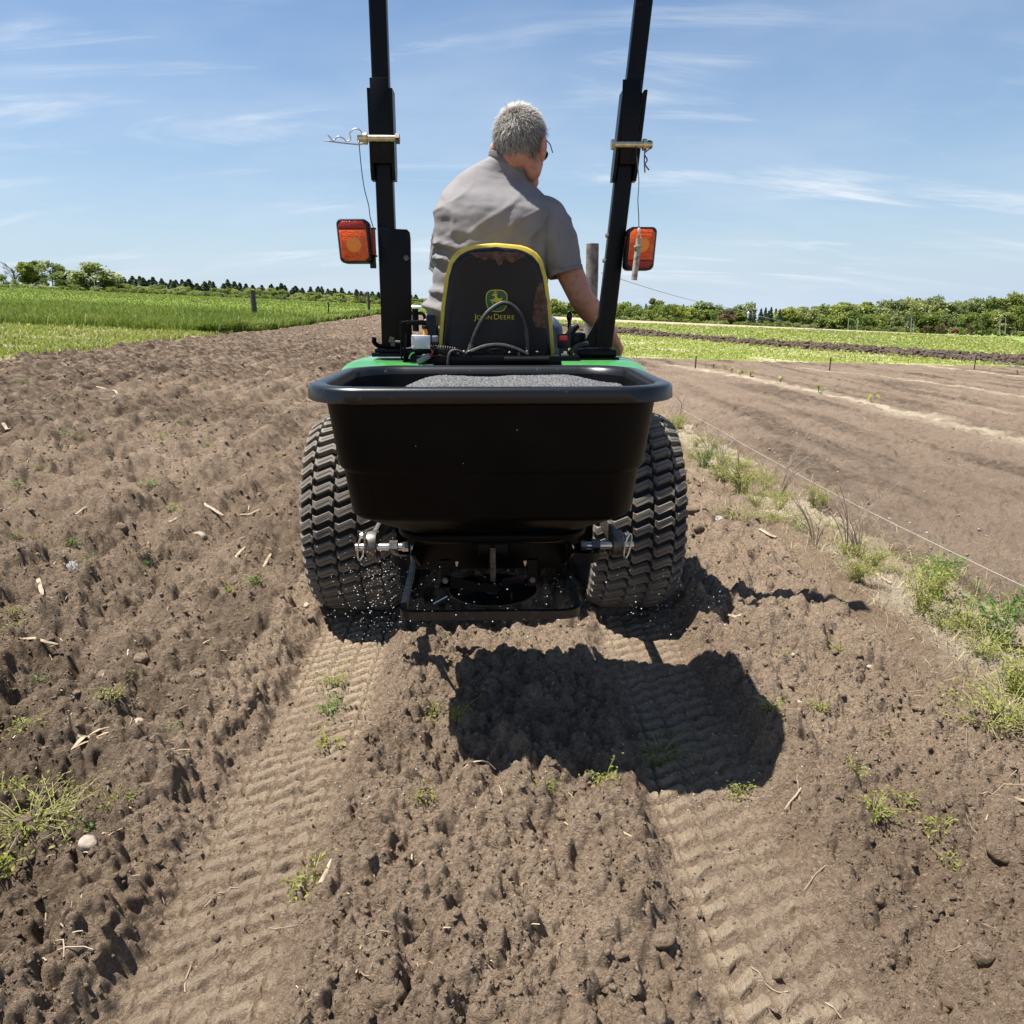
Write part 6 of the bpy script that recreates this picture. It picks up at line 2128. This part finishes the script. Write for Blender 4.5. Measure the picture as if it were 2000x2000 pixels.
def hand(prims, wrist, along, palm_up, side, curl=1.0, s=1.0):
    """wrist point, direction of the hand, normal of the palm's back, side = thumb direction."""
    w, f, n, sd = Vector(wrist), Vector(along).normalized(), Vector(palm_up).normalized(), Vector(side).normalized()
    pc = w + f * 0.048 * s
    prims.append(('cap', w, 0.027 * s, w + f * 0.02 * s, 0.026 * s))
    for k in range(4):
        off = sd * (0.030 - 0.020 * k) * s
        root = w + f * (0.085 - 0.004 * abs(k - 1)) * s + off
        prims.append(('cap', w + f * 0.02 * s + off * 0.6, 0.016 * s, root, 0.0118 * s))
        L = (0.042, 0.047, 0.043, 0.034)[k] * s
        d = f
        p = root
        ang = 0.55 * curl + 0.05 * k
        for j in range(3):
            d = (d * math.cos(ang) - n * math.sin(ang)).normalized()
            ang2 = 0.75 * curl
            q = p + d * L * (1.0, 0.62, 0.5)[j]
            prims.append(('cap', p, (0.0098, 0.0090, 0.0082)[j] * s, q, (0.0090, 0.0082, 0.0070)[j] * s))
            p, ang = q, ang2
            f2 = d
            n = n
            # keep curling about the side axis
            nn = sd.cross(d)
            if nn.dot(n) < 0:
                nn = -nn
            n_loc = nn.normalized()
            d = d
            n = n_loc
        n = Vector(palm_up).normalized()
    t0 = w + f * 0.022 * s + sd * 0.024 * s
    t1 = t0 + (sd * 0.8 + f * 0.7 - n * 0.3).normalized() * 0.040 * s
    t2 = t1 + (f * 0.9 + sd * 0.1 - n * 0.6).normalized() * 0.030 * s
    prims.append(('cap', t0, 0.0145 * s, t1, 0.0105 * s))
    prims.append(('cap', t1, 0.0105 * s, t2, 0.0085 * s))


def make_driver():
    PE = thing('person', 'grey-haired driver in a grey T-shirt and jeans seated on the tractor, looking right', 'person', (0.0, 3.02, 0.92))
    hc = Vector((0.108, 3.05, 1.700))
    HS = 1.10
    yaw = math.radians(-29)
    RZ = Matrix.Rotation(yaw, 3, 'Z') @ Matrix.Rotation(math.radians(-11), 3, 'X')

    def L(x, y, z):
        return hc + RZ @ (Vector((x, y, z)) * HS)
    pr = []
    pr.append(('ell', L(0, -0.005, 0.010), (0.081, 0.098, 0.098), RZ))
    pr.append(('ell', L(0, -0.030, -0.035), (0.062, 0.055, 0.070), RZ))
    pr.append(('ell', L(0, 0.045, -0.05), (0.063, 0.055, 0.085), RZ))
    pr.append(('ell', L(0, 0.062, -0.112), (0.045, 0.042, 0.032), RZ))
    pr.append(('ell', L(0, 0.075, 0.012), (0.055, 0.026, 0.018), RZ))
    pr.append(('cap', L(0, 0.092, -0.005), 0.009, L(0, 0.110, -0.042), 0.012))
    pr.append(('ell', L(0, 0.098, -0.085), (0.026, 0.014, 0.009), RZ))
    for s in (-1, 1):
        pr.append(('ell', L(s * 0.044, 0.02, -0.080), (0.024, 0.045, 0.045), RZ))
        pr.append(('ell', L(s * 0.032, 0.088, -0.015), (0.013, 0.010, 0.009), RZ))
        er = RZ @ Matrix.Rotation(s * 0.45, 3, 'Z') @ Matrix.Rotation(math.radians(14), 3, 'X')
        pr.append(('ell', L(s * 0.092, -0.010, -0.034), (0.012, 0.023, 0.037), er))
        pr.append(('ell', L(s * 0.085, 0.000, -0.062), (0.010, 0.012, 0.015), er))
    pr = [(q[0], q[1], tuple(c * HS for c in q[2]), q[3]) if q[0] == 'ell' else (q[0], q[1], q[2] * HS, q[3], q[4] * HS) for q in pr]
    # neck, trunk
    pr.append(('cap', (0.058, 3.115, 1.48), 0.056, (0.088, 3.060, 1.635), 0.064))
    pr.append(('ell', (0.01, 3.07, 1.34), (0.15, 0.085, 0.15)))
    pr.append(('ell', (-0.02, 3.03, 1.12), (0.17, 0.11, 0.18)))
    pr.append(('ell', (-0.02, 3.03, 0.99), (0.17, 0.13, 0.10)))
    # right arm down to the lever
    sh, el, wr = (0.205, 3.03, 1.42), (0.340, 2.985, 1.135), (0.462, 3.085, 1.012)
    pr.append(('cap', sh, 0.052, (0.275, 2.995, 1.27), 0.055))
    pr.append(('cap', (0.275, 2.995, 1.27), 0.055, el, 0.047))
    pr.append(('cap', el, 0.048, (0.378, 3.018, 1.092), 0.049))
    pr.append(('cap', (0.378, 3.018, 1.092), 0.049, wr, 0.030))
    hand(pr, wr, (0.32, 0.35, -0.62), (0.6, -0.25, 0.55), (-0.6, 0.55, 0.25), curl=0.9, s=1.12)
    # left arm to the wheel
    pr.append(('cap', (-0.150, 3.09, 1.42), 0.048, (-0.200, 3.20, 1.20), 0.045))
    pr.append(('cap', (-0.200, 3.20, 1.20), 0.045, (-0.165, 3.37, 1.12), 0.030))
    hand(pr, (-0.165, 3.37, 1.12), (0.1, 0.9, 0.05), (-0.2, -0.2, 1.0), (0.9, 0.0, 0.2), curl=1.1)
    # legs inside the jeans
    for s in (-1, 1):
        pr.append(('cap', (s * 0.10, 3.04, 0.96), 0.080, (s * 0.235, 3.42, 0.985), 0.058))
        pr.append(('cap', (s * 0.235, 3.42, 0.985), 0.055, (s * 0.25, 3.50, 0.58), 0.040))
        pr.append(('cap', (s * 0.25, 3.48, 0.53), 0.038, (s * 0.27, 3.62, 0.525), 0.034))
    body = link('body', blob_mesh('body', pr, 0.0062, 3), M['skin'], PE)

    # jeans
    pj = []
    for s in (-1, 1):
        pj.append(('cap', (s * 0.09, 3.03, 0.965), 0.105, (s * 0.19, 3.22, 0.985), 0.100))
        pj.append(('cap', (s * 0.19, 3.22, 0.985), 0.100, (s * 0.238, 3.43, 0.99), 0.074))
        pj.append(('cap', (s * 0.238, 3.43, 0.985), 0.072, (s * 0.25, 3.50, 0.62), 0.056))
    pj.append(('ell', (-0.01, 3.03, 1.0), (0.195, 0.145, 0.10)))
    link('jeans', blob_mesh('jeans', pj, 0.010, 6), M['jeans'], PE)
    ps = []
    for s in (-1, 1):
        ps.append(('cap', (s * 0.25, 3.47, 0.52), 0.042, (s * 0.275, 3.66, 0.515), 0.042))
    for k, s in enumerate((-1, 1)):
        link('shoe', blob_mesh('shoe', [('cap', (s * 0.25, 3.47, 0.525), 0.044, (s * 0.275, 3.66, 0.522), 0.040)], 0.01, 4), M['plastic'], PE)

    # T-shirt: trunk
    ctrl = [  # z, left x, right x, half depth, back y, shear
        (1.015, -0.258, 0.205, 0.140, 2.892, 0.0), (1.05, -0.266, 0.205, 0.140, 2.889, 0.0), (1.10, -0.268, 0.205, 0.138, 2.886, 0.0), (1.17, -0.243, 0.208, 0.135, 2.885, 0.0), (1.28, -0.229, 0.218, 0.132, 2.882, 0.0), (1.36, -0.225, 0.230, 0.134, 2.876, 0.0),
        (1.42, -0.222, 0.246, 0.136, 2.878, 0.02), (1.455, -0.212, 0.244, 0.132, 2.888, 0.04), (1.490, -0.196, 0.226, 0.122, 2.911, 0.06), (1.525, -0.172, 0.200, 0.109, 2.946, 0.09), (1.555, -0.138, 0.178, 0.099, 2.972, 0.14), (1.578, -0.096, 0.160, 0.088, 2.988, 0.22), (1.594, -0.050, 0.145, 0.080, 2.991, 0.36), (1.604, -0.018, 0.140, 0.078, 2.988, 0.50), (1.612, -0.010, 0.138, 0.077, 2.986, 0.52)]
    ctrl = np.array(ctrl)
    s0 = np.linspace(0, 1, len(ctrl))
    s1 = np.linspace(0, 1, 110)

    def cs(col):
        v = ctrl[:, col]
        r = np.interp(s1, s0, v)
        for _ in range(3):
            r[1:-1] = 0.25 * r[:-2] + 0.5 * r[1:-1] + 0.25 * r[2:]
        return r
    z, lx, rx, hd, by, shr = [cs(i) for i in range(6)]
    n = 160
    rings = []
    for i in range(len(z)):
        ring = []
        cx, a = (lx[i] + rx[i]) / 2, (rx[i] - lx[i]) / 2
        cyy = by[i] + hd[i]
        for k in range(n):
            t = 2 * PI * k / n
            c, s = math.cos(t), math.sin(t)
            e = 2 / 2.35
            px_, py_ = math.copysign(abs(c) ** e, c), math.copysign(abs(s) ** e, s)
            ring.append((cx + a * px_, cyy + hd[i] * py_, z[i] - shr[i] * a * px_))
        rings.append(ring)
    A = np.array(rings)
    # folds: sagging rolls at the left flank, drapes falling from the shoulders
    X, Yy, Z = A[..., 0], A[..., 1], A[..., 2]
    ctr = np.stack([(lx + rx) / 2, by + hd, z], 1)[:, None, :]
    nrm = A - ctr
    nrm[..., 2] *= 0.2
    nrm /= np.linalg.norm(nrm, axis=2)[..., None] + 1e-9
    back = sstep(0.1, -0.4, nrm[..., 1])
    lf = sstep(0.05, -0.16, X) * sstep(1.40, 1.30, Z) * sstep(0.98, 1.05, Z)
    warp = fbm(X * 7, Z * 5, 701, 3)
    roll = np.sin((Z * 1.0 + 0.30 * (X + 0.2) + 0.030 * warp) * 2 * PI / 0.066)
    roll = np.maximum(roll, -0.35)
    dsp = 0.0150 * lf * roll * (0.6 + 0.6 * vnoise(X * 9, Z * 14, 711))
    dr = np.sin((X * 1.0 - 0.45 * (Z - 1.3) + 0.028 * fbm(X * 5, Z * 4, 721, 3)) * 2 * PI / 0.088)
    dsp += 0.0115 * back * dr * sstep(0.0, 0.08, X) * sstep(1.46, 1.36, Z) * (0.5 + 0.5 * vnoise(X * 6, Z * 5, 731))
    dsp += 0.0105 * fbm(X * 9, Z * 11, 741, 4) * sstep(1.56, 1.46, Z) + 0.0018 * fbm(X * 30, Z * 40, 751, 3)
    # a long sag under the left shoulder blade where the shirt is pulled over the seat
    sag = np.exp(-((Z - (1.315 + 0.35 * (X + 0.04) ** 2 - 0.06 * X)) / 0.018) ** 2) * sstep(-0.2, -0.1, X) * sstep(0.08, 0.02, X)
    dsp += 0.010 * sag * back
    for ang, sx, sz, sd, am in ((0.55, 15, 4.0, 771, 0.0075), (-0.35, 19, 4.5, 781, 0.0055), (1.25, 17, 4.0, 791, 0.0050)):
        ca_, sa_ = math.cos(ang), math.sin(ang)
        q1, q2 = X * ca_ + Z * sa_, -X * sa_ + Z * ca_
        rid = 1 - np.abs(vnoise(q2 * sx + 0.6 * vnoise(q1 * 6, q2 * 6, sd + 2), q1 * sz, sd))
        dsp += am * (rid ** 4 - 0.25) * sstep(1.57, 1.47, Z) * sstep(-0.5, 0.2, vnoise(X * 5, Z * 5, sd + 1))
    A = A + nrm * dsp[..., None]
    shirt = MB().rings([[tuple(p) for p in r] for r in A], cap0=False, cap1=False).build('t_shirt', M['shirt'], PE, smooth=75)
    # collar band
    top = A[-1]
    rr = []
    for off, dz in ((0.004, -0.004), (0.0055, 0.004), (0.003, 0.016), (-0.003, 0.018), (-0.006, 0.010), (-0.006, -0.006)):
        c = top.mean(0)
        d = top - c
        d[:, 2] = 0
        d /= np.linalg.norm(d, axis=1)[:, None]
        rr.append([tuple(p + q * off + np.array([0, 0, dz])) for p, q in zip(top, d)])
    MB().rings(rr, cap0=False, cap1=False).build('collar', M['collar'], shirt, smooth=60)
    # sleeves
    for nm, P, R in (('right', [(0.165, 3.035, 1.455), (0.200, 3.025, 1.425), (0.228, 3.015, 1.375), (0.252, 3.0, 1.31), (0.270, 2.990, 1.255), (0.279, 2.985, 1.222)], [(0.070, 0.085), (0.083, 0.092), (0.083, 0.092), (0.076, 0.085), (0.069, 0.078), (0.066, 0.074)]),
                     ('left', [(-0.130, 3.06, 1.445), (-0.150, 3.075, 1.42), (-0.168, 3.105, 1.37), (-0.182, 3.14, 1.30), (-0.192, 3.165, 1.25)], [(0.060, 0.085), (0.072, 0.088), (0.072, 0.085), (0.066, 0.078), (0.062, 0.07)])):
        Ps = spline(P, 7)
        m = len(Ps)
        rings = []
        for i, p in enumerate(Ps):
            f = i / (m - 1) * (len(P) - 1)
            j = min(int(f), len(P) - 2)
            ra = R[j][0] + (R[j + 1][0] - R[j][0]) * (f - j)
            rb = R[j][1] + (R[j + 1][1] - R[j][1]) * (f - j)
            t = (Ps[min(i + 1, m - 1)] - Ps[max(i - 1, 0)]).normalized()
            ex = Vector((t.z, 0, -t.x)).normalized() * -1
            ey = t.cross(ex)
            ring = []
            for k in range(72):
                a = 2 * PI * k / 72
                q = p + ex * math.cos(a) * ra + ey * math.sin(a) * rb
                d = 0.011 * float(fbm(np.array([q.x * 13 + a]), np.array([q.z * 12]), 761, 3)[0]) + 0.007 * ((1 - abs(float(vnoise(np.array([a * 1.9 + q.z * 9.0]), np.array([q.z * 11.0 - a * 0.7]), 763)[0]))) ** 4 - 0.25) * min(1.0, i / 12)
                ring.append(q + (q - p).normalized() * d)
            rings.append(ring)
        # turned hem
        last = rings[-1]
        pc = Ps[-1]
        t = (Ps[-1] - Ps[-2]).normalized()
        hem = [[pc + (q - pc) * 1.025 + t * dz for q in last] for dz in (-0.016, 0.0)]
        rings = rings[:-3] + [[pc + (q - pc) * 1.005 + t * -0.018 for q in last]] + hem + [[pc + (q - pc) * 0.95 + t * 0.0 for q in last], [pc + (q - pc) * 0.93 - t * 0.03 for q in last]]
        MB().rings(rings, cap0=False, cap1=False).build('sleeve', M['shirt'], shirt, smooth=70)

    # hair: a close cap and short strands
    def keep(v):
        x, y, zz = v
        if y > 0.45:
            return zz > 0.42 + 0.3 * (y - 0.45)
        if y > -0.05:
            return zz > 0.02 + 0.55 * (y + 0.05)
        return zz > -0.93 + 0.35 * max(0.0, y + 0.6) + 0.10 * abs(x)
    c0, ra = Vector((0, -0.008, 0.004)), Vector((0.084, 0.102, 0.102))

    def scalp(v):
        # the nape is narrower than the crown
        k = 1.0 - 0.22 * max(0.0, -v[2]) ** 2
        return L(c0.x + v[0] * ra.x * k, c0.y + v[1] * ra.y * (1.0 - 0.10 * max(0.0, -v[2])), c0.z + v[2] * ra.z)
    V0, F0 = ico(5)
    ok = np.array([keep(v) for v in V0])
    F = F0[ok[F0].all(1)]
    u, inv = np.unique(F.ravel(), return_inverse=True)
    capv = np.array([scalp(v)[:] for v in V0[u]])
    cap = link('hair', np_mesh('hair', capv, tris=inv.reshape(-1, 3), smooth=True), M['haircap'], PE)
    r = np.random.default_rng(5)
    n = 0
    VV, QQ, TT, tn = [], [], [], []
    while n < 12500:
        v = r.normal(size=3)
        v /= np.linalg.norm(v)
        if not keep(v):
            continue
        p = scalp(v)
        nn = (RZ @ Vector((v[0] / ra.x, v[1] / ra.y, v[2] / ra.z))).normalized()
        dn = Vector((0, 0, -1)) + (RZ @ Vector((0, 0.9, 0))) * max(0.0, v[2]) * 1.3
        dn = dn - nn * dn.dot(nn)
        if dn.length < 1e-3:
            continue
        d = (nn * r.uniform(0.22, 0.60) + dn.normalized() * r.uniform(0.7, 1.1) + Vector(r.normal(0, 0.22, 3))).normalized()
        ln = r.uniform(0.014, 0.029) * (0.55 if v[2] < -0.6 else 1.0)
        sd = d.cross(nn).normalized() * 0.00055
        a, b_, e = p - sd, p + sd, p + d * ln
        m = p + d * ln * 0.55 + nn * 0.0012
        base = len(VV)
        VV += [a[:], b_[:], (m + sd * 0.8)[:], (m - sd * 0.8)[:], e[:]]
        QQ.append((base, base + 1, base + 2, base + 3))
        TT.append((base + 3, base + 2, base + 4))
        tn += [float(np.clip(r.normal(0.55, 0.28), 0, 1))] * 5
        n += 1
    link('hair_strands', np_mesh('hair_strands', VV, quads=QQ, tris=TT, attrs={'tone': tn}), M['hairs'], cap)
    # glasses
    g = MB()
    for s in (-1, 1):
        g.tube([L(s * 0.088, -0.005, 0.002), L(s * 0.086, 0.05, 0.0), L(s * 0.070, 0.108, -0.004)], 0.0022, n=6)
        g.tube([L(s * 0.034 + 0.023 * math.cos(a), 0.110 - 0.012 * abs(math.cos(a)), -0.012 + 0.016 * math.sin(a)) for a in np.linspace(0, 2 * PI, 15)[:-1]], 0.0018, n=5, closed=True)
    gl = g.build('glasses', M['plastic'], PE)
    for s in (-1, 1):
        ring = [L(s * 0.034 + 0.022 * math.cos(a), 0.110 - 0.012 * abs(math.cos(a)), -0.012 + 0.015 * math.sin(a)) for a in np.linspace(0, 2 * PI, 15)[:-1]]
        MB().add(ring, [list(range(len(ring)))]).build('lens', M['glass'], gl)


M['haircap'] = pmat('hair roots', (0.10, 0.088, 0.075), 0.8, col2=(0.05, 0.043, 0.038), scale=70)
M['hairs'] = leaf_mat('grey hair', (0.06, 0.05, 0.042), (0.62, 0.58, 0.52), trans=0.12, rough=0.4)
make_driver()
